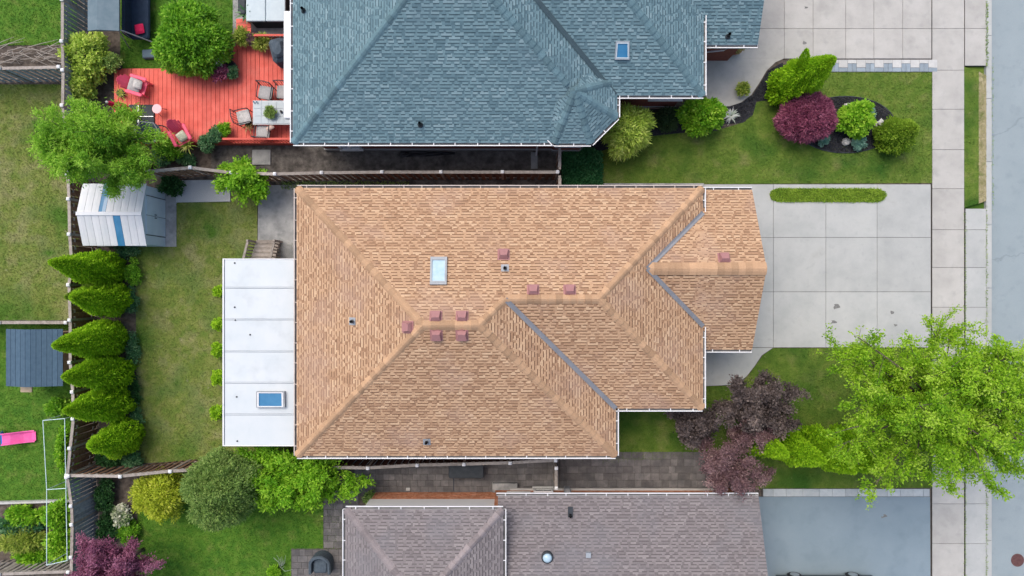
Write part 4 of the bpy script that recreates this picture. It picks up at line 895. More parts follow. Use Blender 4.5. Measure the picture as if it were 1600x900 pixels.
def railing(label, p0, p1, hr=.9, step=.14):
    a, b = W(*p0, DZ+hr), W(*p1, DZ+hr); t = thing('deck_railing', label, 'railing', (a.x, a.y, DZ)); dv = b-a; L = dv.length; rz = math.atan2(dv.y, dv.x); m = (a+b)/2
    piece('top_rail', unit_box(M['red_rail'], .1), t, m, (L, .09, .04), rz); piece('bottom_rail', unit_box(M['red_rail'], .1), t, (m.x, m.y, DZ+.1), (L, .05, .05), rz)
    n = int(L/step)
    for i in range(n): q = a+dv*((i+.5)/n); piece('baluster', unit_box(M['red_rail'], .02), t, (q.x, q.y, DZ+hr/2), (.035, .035, hr-.05))
    for q in (a, b): piece('post', unit_box(M['red_rail'], .02), t, (q.x, q.y, DZ+hr/2), (.09, .09, hr))
railing('red railing at the deck edge below the dining table', (349, 217), (457, 217)); railing('red railing between the hot tub and the potted flowers', (398, 55), (446, 55))
def sl(cx, cy, cz): return V3(cx, cy, cz)
def adirondack():
    t = thing('garden_chair', '', 'chair', (0, 0, DZ)); m = M['pink']
    for i in range(6): piece_l('seat_slat', m, t, (.30-.1*i, 0, .36-.025*i), (.09, .56, .03))
    for i in range(7):
        k = i-3; l = .82-.035*k*k; MB().box((-.38-.05, k*.085, .30+l*.40), (.025, .078, l), 0, ('Y', -.62)).build('back_slat', m, t, local=True)
    for s in (-1, 1):
        a = MB().rbox((0, s*.36, .60), (.78, .15, .035), 0, .05).build('armrest', m, t, local=True)
        piece_l('leg', m, t, (.34, s*.31, .29), (.09, .04, .58)); MB().box((-.12, s*.29, .2), (.85, .04, .10), 0, ('Y', .30)).build('leg', m, t, local=True)
    return t
def piece_l(name, m, t, loc, size, rz=0):
    o = bpy.data.objects.new(name, unit_box(m, .1)); o.location = loc; o.scale = size; o.rotation_euler = (0, 0, rz); return link(o, t)
ad = adirondack(); ad.location = W(214, 134, DZ+.5); ad.location.z = DZ; ad.rotation_euler[2] = -.30; ad['label'] = 'pink slatted garden chair with grey throw and cushion near the lawn edge'; ad['group'] = 'pink garden chairs on the red deck'
ad2 = copy_tree(ad); ad2.location = W(282, 212, DZ+.5); ad2.location.z = DZ; ad2.rotation_euler[2] = 2.05+math.pi; ad2['label'] = 'pink slatted garden chair with floral cushion beside the spiky potted plant'
def cushion(name, label, p, size, m, rz=0, tilt=None, cat='cushion'):
    mb = MB(); n = 8; hx, hy, hz = (q/2 for q in size); vs = []; fs = []; Rm = Matrix.Rotation(rz, 3, 'Z')
    if tilt: Rm = Rm @ Matrix.Rotation(tilt[1], 3, tilt[0])
    for sgn in (1, -1):
        for i in range(n+1):
            for j in range(n+1):
                u, v = i/n*2-1, j/n*2-1; th = ((1-abs(u)**3)*(1-abs(v)**3))**.5; vs.append(Vector(p)+Rm @ Vector((u*hx*(1-.06*v*v), v*hy*(1-.06*u*u), sgn*hz*th)))
    N2 = (n+1)**2
    for s in (0, 1):
        for i in range(n):
            for j in range(n): q = (s*N2+i*(n+1)+j, s*N2+(i+1)*(n+1)+j, s*N2+(i+1)*(n+1)+j+1, s*N2+i*(n+1)+j+1); fs.append(q if s == 0 else q[::-1])
    o = MB().add(vs, fs).build(name, m, smooth=True); return tag(o, label, cat)
p = W(212, 133, DZ+.55); cushion('throw_blanket', 'folded grey throw over the pink chair back', p+V3(-.05, .02, 0), (.50, .62, .14), M['fabric_grey'], -.3, ('Y', .25), 'blanket'); cushion('cushion', 'small brown grey cushion on the throw of the pink chair', p+V3(.12, 0, .07), (.36, .36, .13), M['stone'], -.2, ('Y', .3))
p = W(284, 213, DZ+.55); cushion('cushion', 'cream floral cushion on the pink chair beside the spiky plant', p+V3(0, 0, 0), (.42, .42, .18), M['fabric_floral'], .6, ('X', .3))
# side table
p = W(245, 170, DZ+.45); st = thing('side_table', 'small round pale pink side table on the red deck', 'table', (p.x, p.y, DZ)); MB().lathe((p.x, p.y, DZ+.42), [(.19, 0), (.21, .012), (.21, .03), (.19, .035)], 24).build('table_top', M['pink_pale'], st)
for k in range(3): a = k*2.1+.4; MB().tube([(p.x+.1*math.cos(a), p.y+.1*math.sin(a), DZ+.42), (p.x+.24*math.cos(a), p.y+.24*math.sin(a), DZ)], .012, 6).build('leg', M['dark_grey'], st)
# parasol with weighted base
p = W(216, 182, DZ+.1); um = thing('parasol', 'closed hot pink parasol on a dark slab base with a steel cross', 'parasol', (p.x, p.y, DZ))
for sx in (-1, 1):
    for sy in (-1, 1): piece('base_slab', unit_box(M['dark_grey'], .08), um, (p.x+sx*.30+.12, p.y+sy*.28, DZ+.04), (.56, .52, .08))
piece('cross_bar', unit_box(M['silver'], .1), um, (p.x+.12, p.y, DZ+.095), (1.1, .03, .03)); piece('cross_bar', unit_box(M['silver'], .1), um, (p.x, p.y, DZ+.098), (.03, 1.0, .03))
MB().tube([(p.x, p.y, DZ+.08), (p.x, p.y, DZ+2.5)], .026, 10).build('pole', M['silver'], um)
cn = MB(); prof = [(.11, .75), (.20, .85), (.21, 1.2), (.16, 1.7), (.09, 2.2), (.04, 2.42)]; vs = []; nn = 24
for r, z in prof:
    for k in range(nn): q = r*(1+.22*math.cos(k*math.pi)*(k % 3 == 0)+.14*math.sin(k*2.1+z)); vs.append((p.x+q*math.cos(k*math.tau/nn), p.y+q*math.sin(k*math.tau/nn), DZ+z))
cn.add(vs, [(i*nn+k, i*nn+(k+1) % nn, (i+1)*nn+(k+1) % nn, (i+1)*nn+k) for i in range(5) for k in range(nn)]); cn.build('canopy', M['hot_pink'], um); MB().lathe((p.x, p.y, DZ+2.42), [(.05, 0), (.05, .06), (.01, .12)], 10).build('finial', M['white'], um)
# hanging-seat style lounge with tufted cushion
p = W(233, 208, DZ+.4); lc = thing('lounge_chair', 'round lounge chair with tufted slate cushion on a hoop base', 'chair', (p.x, p.y, DZ)); hp = []
for k in range(25): hp.append((p.x+.28+.46*math.cos(k*math.tau/24), p.y-.02+.46*math.sin(k*math.tau/24), DZ+.025))
MB().tube(hp, .022, 6, False).build('hoop_base', M['black'], lc); MB().tube([(p.x-.5, p.y-.25, DZ+.9), (p.x-.2, p.y+.42, DZ+.78), (p.x+.3, p.y+.40, DZ+.6), (p.x+.52, p.y-.02, DZ+.5), (p.x+.3, p.y-.4, DZ+.55)], .025, 6).build('frame', M['grey_metal'], lc)
MB().tube([(p.x, p.y, DZ+.05), (p.x, p.y, DZ+.34)], [.2, .05], 8).build('stand', M['black'], lc)
vs = []; n = 20
for i in range(n+1):
    for j in range(n+1):
        u, v = i/n*2-1, j/n*2-1; r = max(abs(u), abs(v)); l = math.hypot(u, v) or 1; k = r/l; z = .34+.5*max(0, -u)**2*.9+.04*abs(math.cos(u*9)*math.cos(v*9))+.10*r*r
        vs.append((p.x+u*k*.56, p.y+v*k*.5, DZ+z))
MB().add(vs, [(i*(n+1)+j, (i+1)*(n+1)+j, (i+1)*(n+1)+j+1, i*(n+1)+j+1) for i in range(n) for j in range(n)]).build('tufted_cushion', M['fabric_slate'], lc, smooth=True)
# dining set
TZ = DZ+.74; a, b = W(395, 157, TZ), W(457, 194.5, TZ); tb = thing('dining_table', 'grey tiled outdoor dining table with dark frame on the red deck', 'table', ((a.x+b.x)/2, (a.y+b.y)/2, DZ))
MB().box(((a.x+b.x)/2, (a.y+b.y)/2, TZ-.03), (b.x-a.x, a.y-b.y, .04)).build('table_frame', M['grey_metal'], tb)
for i in range(5):
    for j in range(3):
        w_, h_ = (b.x-a.x-.08)/5, (a.y-b.y-.08)/3; piece('tile', unit_box(M['tile'], .1), tb, (a.x+.04+w_*(i+.5), b.y+.04+h_*(j+.5), TZ-.004), (w_-.014, h_-.014, .02))
for qx in (a.x+.06, b.x-.06):
    for qy in (a.y-.06, b.y+.06): piece('leg', unit_box(M['grey_metal'], .02), tb, (qx, qy, (DZ+TZ-.05)/2), (.05, .05, TZ-.05-DZ))
def dchair(label):
    t = thing('dining_chair', label, 'chair', (0, 0, DZ), 'dining chairs round the tiled table'); m = M['dark_grey']
    for s in (-1, 1):
        for xx, hh in ((.22, .62), (-.22, .95)): MB().tube([(xx, s*.25, 0), (xx-(.06 if xx < 0 else 0), s*.25, hh)], .016, 6).build('leg', m, t, local=True)
        MB().tube([(.22, s*.25, .62), (0, s*.26, .65), (-.26, s*.25, .66)], .018, 6).build('armrest', m, t, local=True)
    MB().tube([(-.28, -.25, .95), (-.3, 0, .97), (-.28, .25, .95)], .018, 6).build('back_rail', m, t, local=True)
    for k in range(5): MB().tube([(-.24, (k-2)*.1, .42), (-.28, (k-2)*.1, .95)], .009, 5).build('back_bar', m, t, local=True)
    piece_l('seat_frame', m, t, (0, 0, .40), (.48, .5, .03))
    return t
for lab, px_, py_, rz, cm in (('dark metal dining chair with plain grey cushion clear of the awning', 415, 145, -1.75, 'fabric_grey'), ('dark metal dining chair half hidden under the white awning case', 443, 144, -1.62, 'fabric_grey'), ('dark metal armchair with beige cushion at the end of the tiled table', 381, 183, .25, 'stone'), ('dark metal dining chair between the tiled table and the red railing', 411, 206, 1.5, 'fabric_grey')):
    t = dchair(lab); t.scale = (1.2, 1.2, 1.1); q = W(px_, py_, DZ+.5); t.location = (q.x, q.y, DZ); t.rotation_euler[2] = rz
    cushion('seat_cushion', {415: 'plain grey cushion on the dining chair clear of the awning', 443: 'grey cushion on the dining chair half under the white awning', 381: 'beige cushion on the armchair at the end of the tiled table', 411: 'grey cushion on the chair by the red railing'}[px_], (q.x, q.y, DZ+.52), (.58, .6, .12), M[cm], rz)
q = W(421, 199, DZ+.7); cushion('cushion', 'small blush pillow leaning on the chair beside the railing', (q.x, q.y, DZ+.62), (.36, .22, .14), M['fabric_blush'], .6)
potted('centrepiece', 'small succulent arrangement in a pot on the tiled dining table', 424, 177, TZ+.01, .22, .2, M['lf_olive'], (.08, .05), M['stone'], .13, .12)
q = W(440, 175, TZ+.01); tag(MB().lathe(q, [(.05, 0), (.06, .04), (.055, .1), (.03, .11)], 14).build('candle_jar', M['pot_dark']), 'small dark candle jar on the tiled dining table', 'jar')
for i, px_ in enumerate((397.5, 402)): q = W(px_, 160, TZ+.01); tag(MB().lathe(q, [(.03, 0), (.04, .09), (.036, .09), (.028, .01)], 14).build('drinking_glass', M['pane_sky']), 'clear drinking glass at the very corner of the tiled table' if i == 0 else 'clear drinking glass beside the one at the tiled table corner', 'glass', 'glasses on the dining table')
# awning case
AZ = 3.25; a, b = W(444, 18, AZ), W(457, 186, AZ); aw = thing('awning', 'retracted white awning case along the eave of the blue grey roof', 'awning', ((a.x+b.x)/2, (a.y+b.y)/2, AZ-.1)); MB().rbox(((a.x+b.x)/2, (a.y+b.y)/2, AZ), (b.x-a.x, a.y-b.y, .2), 0, .05).build('case', M['white'], aw)
for py_ in (25, 102, 178): q = wy(py_, AZ); piece('bracket', unit_box(M['grey_metal'], .05), aw, (b.x+.28, q, AZ-.04), (.6, .08, .1))
# hot tub, cover, grill
a, b = W(384, -40, .95), W(446, 33, .95); ht = thing('hot_tub', 'square hot tub under a pale folding cover beside the deck', 'hot tub', ((a.x+b.x)/2, (a.y+b.y)/2, 0)); MB().rbox(((a.x+b.x)/2, (a.y+b.y)/2, .43), (b.x-a.x-.1, a.y-b.y-.1, .86), 0, .1).build('tub_body', M['dark_grey'], ht); w_ = (b.x-a.x)/2
for k in (0, 1): MB().rbox((a.x+w_*(k+.5), (a.y+b.y)/2, .91), (w_-.02, a.y-b.y, .1), 0, .03, .02).build('cover_panel', M['tub_cover'], ht)
a, b = W(366, -40, .3), W(384, 30, .3); slab_poly('tub_pad', [(364, -60), (446, -60), (446, 58), (364, 58)], M['concrete_old'], .02)
q = W(378, 3, .8); sp_ = thing('storage_cabinet', 'tall dark slate box standing beside the hot tub', 'box', (q.x, q.y, .02)); MB().rbox((q.x, q.y, .42), (.3, 1.1, .8), 0, .06).build('body', M['navy'], sp_); MB().rbox((q.x, q.y, .84), (.32, 1.12, .05), 0, .06).build('lid', M['dark_grey'], sp_)
q = W(437, 79, 1.2); gr = thing('covered_grill', 'barbecue under a slate cover at the deck corner by the awning', 'grill', (q.x, q.y, DZ)); MB().rbox((q.x, q.y, DZ+.45), (.75, 1.05, .9), .25, .12).build('cover_skirt', M['fabric_slate'], gr); MB().rbox((q.x, q.y, DZ+1.0), (.55, .8, .26), .25, .14, .04).build('cover_hood', M['fabric_slate'], gr)
for lab, px_, py_, r, h_, m, pot in (('bushy pot plant with pale stems at the deck step', 383, 62, .30, .35, 'lf_spike', 'terracotta'), ('leafy pot plant between the railing and the covered grill', 413, 71, .30, .4, 'lf_spike', 'pot_dark'), ('dark burgundy pot plant beside the railing', 400, 66, .22, .3, 'lf_smoke2', 'pot_dark'), ('burgundy heuchera pot plant under the round green shrub', 350, 118, .38, .4, 'lf_purple', 'pot_dark'), ('green rosette plant in a black pot on the deck', 368, 117, .22, .25, 'lf_teal', 'pot_dark'), ('white flowering pot plant beside the round green shrub', 347, 97, .36, .9, 'lf_white', 'pot_dark'), ('bright lime pot plant at the end of the lower railing', 355, 206, .26, .3, 'lf_vivid', 'pot_dark'), ('blue green pot plant at the railing corner', 343, 213, .28, .4, 'lf_teal', 'terracotta'), ('dusty teal pot plant at the deck corner over the gravel', 330, 227, .34, .4, 'lf_teal', 'pot_dark'), ('pale yellow pot plant at the deck edge by the lawn', 186, 104, .34, .5, 'lf_olive', 'navy')):
    potted('potted_plant', lab, px_, py_, DZ if px_ != 330 else 0.2, r, h_, M[m], (.11, .06) if m != 'lf_spike' else (.2, .04), M[pot], .2, .28)
q = W(361, 104, DZ+.3); tag(MB().lathe((q.x, q.y, DZ), [(.16, 0), (.24, .15), (.25, .38), (.22, .4), (.2, .3)], 18).build('black_pot', M['pot_dark']), 'glossy black empty pot beside the white flowers', 'pot')
spiky('spiky_plant', 'spiky green plant in a terracotta pot at the deck corner', 296, 228, DZ, 34, .62, M['lf_spike'], 'potted plant', None, M['terracotta'])
spiky('grass_plant', 'pale arching grass plant in a pot by the dining chair', 392, 196, DZ, 30, .62, M['lf_straw'], 'potted plant', None, M['terracotta'], wid=.02)
spiky('palm_plant', 'broad leaved plant in a pot beside the hot tub cover', 389, 24, DZ, 14, .62, M['lf_teal'], 'potted plant', None, M['pot_dark'], wid=.07)
spiky('grass_plant', 'green and red grassy plant beside the pink chair and parasol', 193, 148, DZ-.1, 28, .42, M['lf_spike'], 'potted plant', None, M['pot_dark'], wid=.02)
# garden swing in the corner
CZ = 1.85; a, b = W(137, -60, CZ), W(186, 48, CZ); sg = thing('garden_swing', 'garden swing seat with slate canopy and navy seat by the slate fence', 'swing', ((a.x+b.x)/2, (a.y+b.y)/2, 0))
vs = [V3(a.x, a.y, CZ), V3(b.x, a.y, CZ), V3(b.x, b.y, CZ), V3(a.x, b.y, CZ), V3((a.x+b.x)/2-.2, a.y, CZ+.12), V3((a.x+b.x)/2-.2, b.y, CZ+.12)]; vs += [v-V3(0, 0, .06) for v in vs]
MB().add(vs, [(1, 2, 5, 4), (3, 0, 4, 5), (7, 8, 2, 1), (9, 6, 0, 3), (8, 9, 3, 5, 2), (6, 7, 1, 4, 0), (6, 9, 8, 7)]).build('canopy', M['slate_canopy'], sg)
xs_ = b.x+.15; MB().rbox((xs_, (a.y+b.y)/2, .46), (.85, (a.y-b.y)*.9, .14), 0, .06).build('seat', M['navy'], sg); MB().rbox((xs_-.42, (a.y+b.y)/2, .8), (.14, (a.y-b.y)*.9, .6), 0, .05).build('backrest', M['navy'], sg)
for yy in (a.y-.1, b.y+.1):
    for e_ in (-.75, 1.0): MB().tube([(xs_-.25, yy, CZ-.05), (xs_+e_, yy-.18, .0)], .028, 8).build('leg', M['grey_metal'], sg)
    for e_ in (-.3, .35): MB().tube([(xs_+e_, yy, .5), (xs_-.2, yy, CZ-.06)], .012, 6).build('hanger', M['grey_metal'], sg)
cushion('cushion', 'hot pink cushion on the navy garden swing seat', (xs_+.05, b.y+.55, .62), (.42, .45, .2), M['hot_pink'], .2)
tag(MB().rbox((xs_+.25, b.y-.42, .12), (.62, .4, .24), .05, .05).build('storage_box', M['slate_canopy']), 'low slate storage box beside the garden swing', 'box')
# ------------------------------------------------------------------ playhouse, slide, frame
ph = thing('playhouse', 'small wooden playhouse with blue shingled roof beside the fence', 'playhouse', W(70, 555)); pz, pr = 1.55, 1.9
A_, B_ = W(10, 514, pz), W(99, 603, pz); ym = (A_.y+B_.y)/2; xr = wx(40, pr); n = 8
for k, (xa, xb, za, zb) in enumerate(((A_.x, xr, pz, pr), (xr, B_.x, pr, pz))):
    L = abs(xb-xa); cnt = 4 if k == 0 else 7
    for i in range(cnt):
        f0, f1 = i/cnt, (i+1)/cnt; p0 = V3(xa+(xb-xa)*f0, 0, za+(zb-za)*f0); p1 = V3(xa+(xb-xa)*f1, 0, za+(zb-za)*f1); g = .006
        vs = [V3(p0.x+g, B_.y, p0.z), V3(p1.x-g, B_.y, p1.z), V3(p1.x-g, A_.y, p1.z), V3(p0.x+g, A_.y, p0.z)]; vs += [v+V3(0, 0, .03) for v in vs]
        MB().add(vs, [(4, 5, 6, 7), (3, 2, 1, 0), (0, 1, 5, 4), (2, 3, 7, 6), (1, 2, 6, 5), (3, 0, 4, 7)]).build('roof_plank', M['play_roof'], ph)
MB().prism([(A_.x+.15, A_.y-.15), (B_.x-.15, A_.y-.15), (B_.x-.15, B_.y+.15), (A_.x+.15, B_.y+.15)], .0, pz-.02).build('wall', M['play_wall'], ph); q = W(44, 609, .9)
MB().box((q.x, q.y+.06, 1.0), (.5, .3, .06)).build('window_box', M['play_wall'], ph); MB().box((q.x, B_.y+.14, 1.2), (.44, .03, .4)).build('window', M['pane_dark'], ph)
q0, q1 = W(5, 686, .55), W(55, 681, .12); sdl = thing('toy_slide', 'hot pink plastic toy slide with blue steps on the lawn', 'slide', W(30, 683)); dv = (q1-q0); sdv = V3(-dv.y, dv.x, 0).normalized()
vs = []
for f, z in ((0, .62), (.25, .5), (.6, .22), (.85, .1), (1, .08)):
    c = q0+dv*f; c.z = z
    for o_, h_ in ((-.27, .1), (-.22, .1), (-.2, 0), (.2, 0), (.22, .1), (.27, .1)): vs.append(c+sdv*o_+V3(0, 0, h_))
MB().add(vs, [(i*6+k, i*6+k+1, i*6+k+7, i*6+k+6) for i in range(4) for k in range(5)]).build('chute', M['slide_pink'], sdl); u_ = dv.normalized()
for k in range(3): c = q0-u_*(.10+.12*k); MB().box((c.x, c.y, .5-.17*k), (.1, .5, .04), math.atan2(u_.y, u_.x)).build('step', M['blue_plastic'], sdl)
for s in (-1, 1): c = q0-u_*.15+sdv*s*.27; MB().tube([c-u_*.25+V3(0, 0, -c.z), q0+sdv*s*.27+V3(0, 0, .15)], .03, 6).build('side_rail', M['blue_plastic'], sdl)
gf = thing('climbing_frame', 'tall thin mint coloured pole frame over the vegetable bed', 'frame', W(88, 770)); FZ = 1.9
pts = {k: W(*v, FZ) for k, v in dict(a=(67, 657), b=(101, 654), c=(73, 765), d=(103, 763), e=(73, 883), f=(105, 876)).items()}
for s_, t_ in (('a', 'b'), ('c', 'd'), ('e', 'f'), ('a', 'c'), ('c', 'e'), ('b', 'd'), ('d', 'f')): MB().tube([pts[s_], pts[t_]], .015, 8).build('bar', M['mint'], gf)
for k in 'abcdef': MB().tube([pts[k], V3(pts[k].x, pts[k].y, 0)], .013, 8).build('leg', M['mint'], gf)
tag(MB().box((W(40, 783).x, W(40, 783).y, .12), (5.2, .09, .24), .03).build('bed_board', M['paver_pale']), 'pale timber board edging the vegetable bed', 'board')
# ------------------------------------------------------------------ alley things
q = W(728, 737, .9); bx_ = thing('storage_bench', 'dark slate storage bench against the maroon fence', 'bench', (q.x, q.y, 0)); MB().rbox((q.x, q.y, .35), (1.5, .62, .7), 0, .06).build('chest', M['navy'], bx_); MB().rbox((q.x, q.y, .75), (1.58, .68, .08), 0, .05, .02).build('lid', M['dark_grey'], bx_)
q = W(789, 760); tag(MB().rbox((q.x, q.y, .14), (1.15, .42, .26), 0, .02).build('concrete_step', M['concrete_old']), 'concrete doorstep beside the brick wall on the paver path', 'step')
q = W(638, 764); tag(MB().rbox((q.x, q.y, .05), (.2, .14, .06), 0, .02).build('drain_cover', M['paver_pale']), 'small pale drain cover on the paver path', 'drain')
q = W(709, 755); tag(MB().tube([(q.x, q.y+.33, .035), (q.x, q.y-.33, .035)], .014, 5).build('hose', M['navy']), 'dark hose lying across the paver path', 'hose')
q = W(886, 765, .5); ac = thing('gas_meter', 'small grey gas meter against the brick wall', 'meter', (q.x, q.y, .0)); MB().rbox((q.x, q.y, .55), (.3, .22, .34), 0, .05).build('meter_box', M['grey_metal'], ac); MB().tube([(q.x+.16, q.y-.05, .0), (q.x+.16, q.y-.05, .6), (q.x, q.y-.05, .75)], .025, 8).build('pipe', M['grey_metal'], ac)
q = W(690, 256); tag(MB().lathe((q.x, q.y, .0), [(.27, 0), (.27, .03), (.23, .035), (.22, .02)], 22).build('well_cover', M['gravel']), 'round grey cover in the narrow gravel side yard', 'cover')
q = W(409, 246); tag(MB().rbox((q.x, q.y, .03), (.85, .7, .07), 0, .02).build('stepping_stone', M['concrete_old']), 'square concrete stepping stone in the side yard', 'stone')
q = W(655, 240); dp = thing('black_tarp', 'black crumpled tarp lying along the brick wall of the side yard', 'tarp', (q.x, q.y, 0)); vs = []
for i in range(13):
    for j in range(5): u = i/12; vs.append((q.x-.85+2.5*u, q.y+(.16*(1-u*.7))*(j/2-1)*1.2+.02*math.sin(u*9), .02+.10*random.random()*(j in (1, 2, 3))))
MB().add(vs, [(i*5+j, (i+1)*5+j, (i+1)*5+j+1, i*5+j+1) for i in range(12) for j in range(4)]).build('sheet', M['black'], dp)
q = W(833, 262); tag(MB().box((q.x+.05, wy(251), .03), (.3, .75, .05)).build('splash_block', M['concrete_old']), 'grey splash block under the downspout in the side yard', 'block')
# wicker armchair on the patio
q = W(501, 880, .4); wc = thing('wicker_armchair', 'dark slate tub armchair on the paver patio', 'chair', (q.x, q.y, 0)); w_, d_ = 1.0, .95
MB().rbox((q.x, q.y-.06, .2), (.74, .74, .38), 0, .06).build('base', M['fabric_slate'], wc); MB().rbox((q.x, q.y-.1, .43), (.62, .66, .1), 0, .07, .03).build('seat_cushion', M['fabric_slate'], wc)
vs = []; n = 14
for i in range(n+1):
    f = i/n; a = math.pi*(f); r1, r2 = .5, .36; xx, yy = math.cos(a), max(0, math.sin(a)); hgt = .62+.14*math.sin(a)
    for r, z in ((r1, .03), (r1, hgt-.05), (r1-.05, hgt), (r2+.02, hgt), (r2, hgt-.05), (r2, .3)): vs.append((q.x+xx*r, q.y+yy*r-(.42 if i in (0, n) else .05), z))
MB().add(vs, [(i*6+k, (i+1)*6+k, (i+1)*6+k+1, i*6+k+1) for i in range(n) for k in range(5)]+[tuple(range(6)), tuple(range(n*6+5, n*6-1, -1))]).build('backrest', M['fabric_slate'], wc)
# manhole, stains are left to the slabs
q = W(1593, 877); mh = tag(MB().lathe((q.x, q.y, G+.012), [(.30, 0), (.30, .012), (.27, .014)], 28).build('manhole_cover', M['rust']), 'rusty round manhole cover set in the road', 'manhole')
for i in range(-4, 5):
    for j in range(-4, 5):
        if i*i+j*j < 18: piece('stud', unit_box(M['rust'], .2), mh, (q.x+i*.055, q.y+j*.055, G+.03), (.03, .03, .012))
# ------------------------------------------------------------------ parked car (only its near tyres reach into the frame)
cy = -13.02-.9; cx0, cx1 = wx(1237), wx(1327); car = thing('parked_car', 'dark car parked on the asphalt driveway with black tyres', 'car', ((cx0+cx1)/2, cy, .01))
prof = [(-.85, .28), (-.9, .62), (-.8, .85), (-.15, .95), (.55, 1.38), (1.75, 1.42), (2.75, 1.0), (3.45, .92), (3.55, .55), (3.5, .28)]
vs = []
for s in (-1, 1):
    for x_, z_ in prof: vs.append((cx0+x_, cy+s*(.86 if z_ < 1.2 else .66), z_))
n = len(prof); MB().add(vs, [tuple(range(n))[::-1], tuple(range(n, 2*n))]+[(i, (i+1) % n, n+(i+1) % n, n+i) for i in range(n)]).build('body', M['car_paint'], car)
for s in (-1, 1): MB().add([(cx0+.15, cy+s*.855, .98), (cx0+2.5, cy+s*.855, 1.02), (cx0+1.75, cy+s*.70, 1.36), (cx0+.6, cy+s*.70, 1.33)], [(0, 1, 2, 3)] if s < 0 else [(3, 2, 1, 0)]).build('side_window', M['pane_dark'], car)
for x_ in (cx0, cx1):
    for s in (-1, 1):
        wh = MB().tube([(x_, cy+s*.70, .335), (x_, cy+s*.74, .335), (x_, cy+s*.87, .335), (x_, cy+s*.90, .335)], [.28, .325, .325, .28], 26).build('wheel', M['black'], car); MB().tube([(x_, cy+s*.88, .335), (x_, cy+s*.912, .335)], .2, 16).build('rim', M['silver'], wh)
for s in (-1, 1): MB().box((cx0-.86, cy+s*.6, .68), (.08, .35, .14)).build('headlight', M['silver'], car); MB().box((cx1+.78, cy+s*.62, .75), (.08, .3, .14)).build('tail_light', M['pink'], car)
# ------------------------------------------------------------------ vegetation
cg = 'columnar cedars along the back fence'
for lab, tx, ty, h, r in (('tall columnar cedar next to the metal shed', 78, 418, 4.4, .82), ('slim columnar cedar second along from the metal shed', 97, 472, 4.1, .80), ('columnar cedar leaning over the blue playhouse roof, third from the shed', 76, 541, 4.6, .84), ('columnar cedar fourth along from the metal shed', 99, 597, 4.1, .80), ('columnar cedar fifth along from the metal shed', 103, 649, 4.0, .82), ('short broad cedar at the fence corner, last of the back row', 134, 706, 3.4, .86)): cedar(lab, tx, ty, h, r, M['lf_cedar'], cg)
cedar('small dull cedar tucked behind the tall one by the shed', 95, 455, 3.7, .42, M['lf_cedar2'], cg)
cg = 'cedars along the front lawn hedge'
for lab, tx, ty, h, r in (('small bright cedar beside the purple smoke tree', 1230, 716, 4.2, .70), ('bright cedar between two others on the front lawn, second from the smoke tree', 1284, 728, 4.8, .80), ('bright cedar third from the smoke tree on the front lawn', 1342, 729, 4.9, .82), ('bright cedar under the edge of the big lime tree', 1398, 735, 4.9, .86)): cedar(lab, tx, ty, h, r, M['lf_cedar'], cg)
cedar('large two tipped cedar beside the neighbour driveway pavers', 1290, 91, 4.3, 1.0, M['lf_cedar'], None, [(1260, 78, 3.6)])
cedar('small dull green pointed cedar at the end of the mulch bed', 1432, 199, 2.3, .84, M['lf_cedar2'])
branchy('street_tree', 'large airy lime green tree leaning over the sidewalk and road', 16.3, -4.4, 8.0, (4.6, 3.5), M['lf_lime'], 60, (.11, .055), 48, el=(.0, 1.25), tone=(.47, .28), sub=14, tw=.8, trr=.13)
branchy('locust_tree', 'feathery light green tree overhanging the metal shed', wx(238), wy(262)+.05, 6.0, (2.1, 1.85), M['lf_locust'], 40, (.15, .04), 50, el=(.0, 1.3), sub=13, tw=.75, droop=.35, tone=(.52, .2))
def big(name, label, px, py, h, rx, ry, m, leaf, dens, **k): return shrub(name, label, px, py, h, rx, ry, M[m], leaf, dens, cat=k.pop('cat', 'tree'), trunk_r=.08, **k)
shrub('round_shrub', 'large round glossy green shrub beside the red deck', 299, 61, 2.6, 1.62, 1.68, M['lf_round'], (.15, .075), 1.1, lump=.20, rc=.2)
shrub('hydrangea_shrub', 'pale yellow green hydrangea shrub against the slate fence', 136, 88, 1.7, .95, 1.0, M['lf_gold2'], (.15, .11), 1., lump=.25, rc=.2, corem=M['lf_dark'], spread=.6)
shrub('hydrangea_shrub', 'cream flowering hydrangea below the slate fence and feathery tree', 124, 135, 1.4, .62, .62, M['lf_gold2'], (.13, .10), 1., lump=.25, rc=.16)
shrub('golden_shrub', 'golden yellow leafy shrub beside the olive tree', 249, 773, 2.0, 1.18, 1.08, M['lf_gold'], (.14, .06), 1., lump=.22, rc=.2)
big('olive_tree', 'rounded grey green tree beside the golden shrub', 347, 764, 4.2, 1.6, 1.7, 'lf_olive', (.11, .05), 1.5, lump=.16, rc=.2, tone=(.45, .2))
branchy('sumac_tree', 'vivid lime leafy tree under the corner of the tan roof', wx(482), wy(728), 2.7, (2.5, 1.45), M['lf_vivid'], 34, (.17, .07), 40, sub=10, tw=.7, el=(.0, 1.2), droop=.15, trr=.07)
branchy('purple_maple', 'reddish purple feathery maple over the slate fence', wx(224), wy(858), 3.4, (1.95, 1.4), M['lf_purple2'], 26, (.12, .045), 52, sub=10, tw=.6, el=(.0, 1.2), trr=.07, tone=(.5, .22))
shrub('dome_maple', 'dome shaped purple weeping maple on the mulch bed', 1261, 182, 1.9, 1.34, 1.16, M['lf_purple'], (.15, .035), 2.2, lump=.08, rc=.14, spread=.25, tone=(.5, .25))
shrub('lime_shrub', 'bright lime shrub in the middle of the mulch bed', 1338, 186, 1.3, .76, .78, M['lf_vivid'], (.15, .10), 1., lump=.22, rc=.15, tone=(.58, .25))
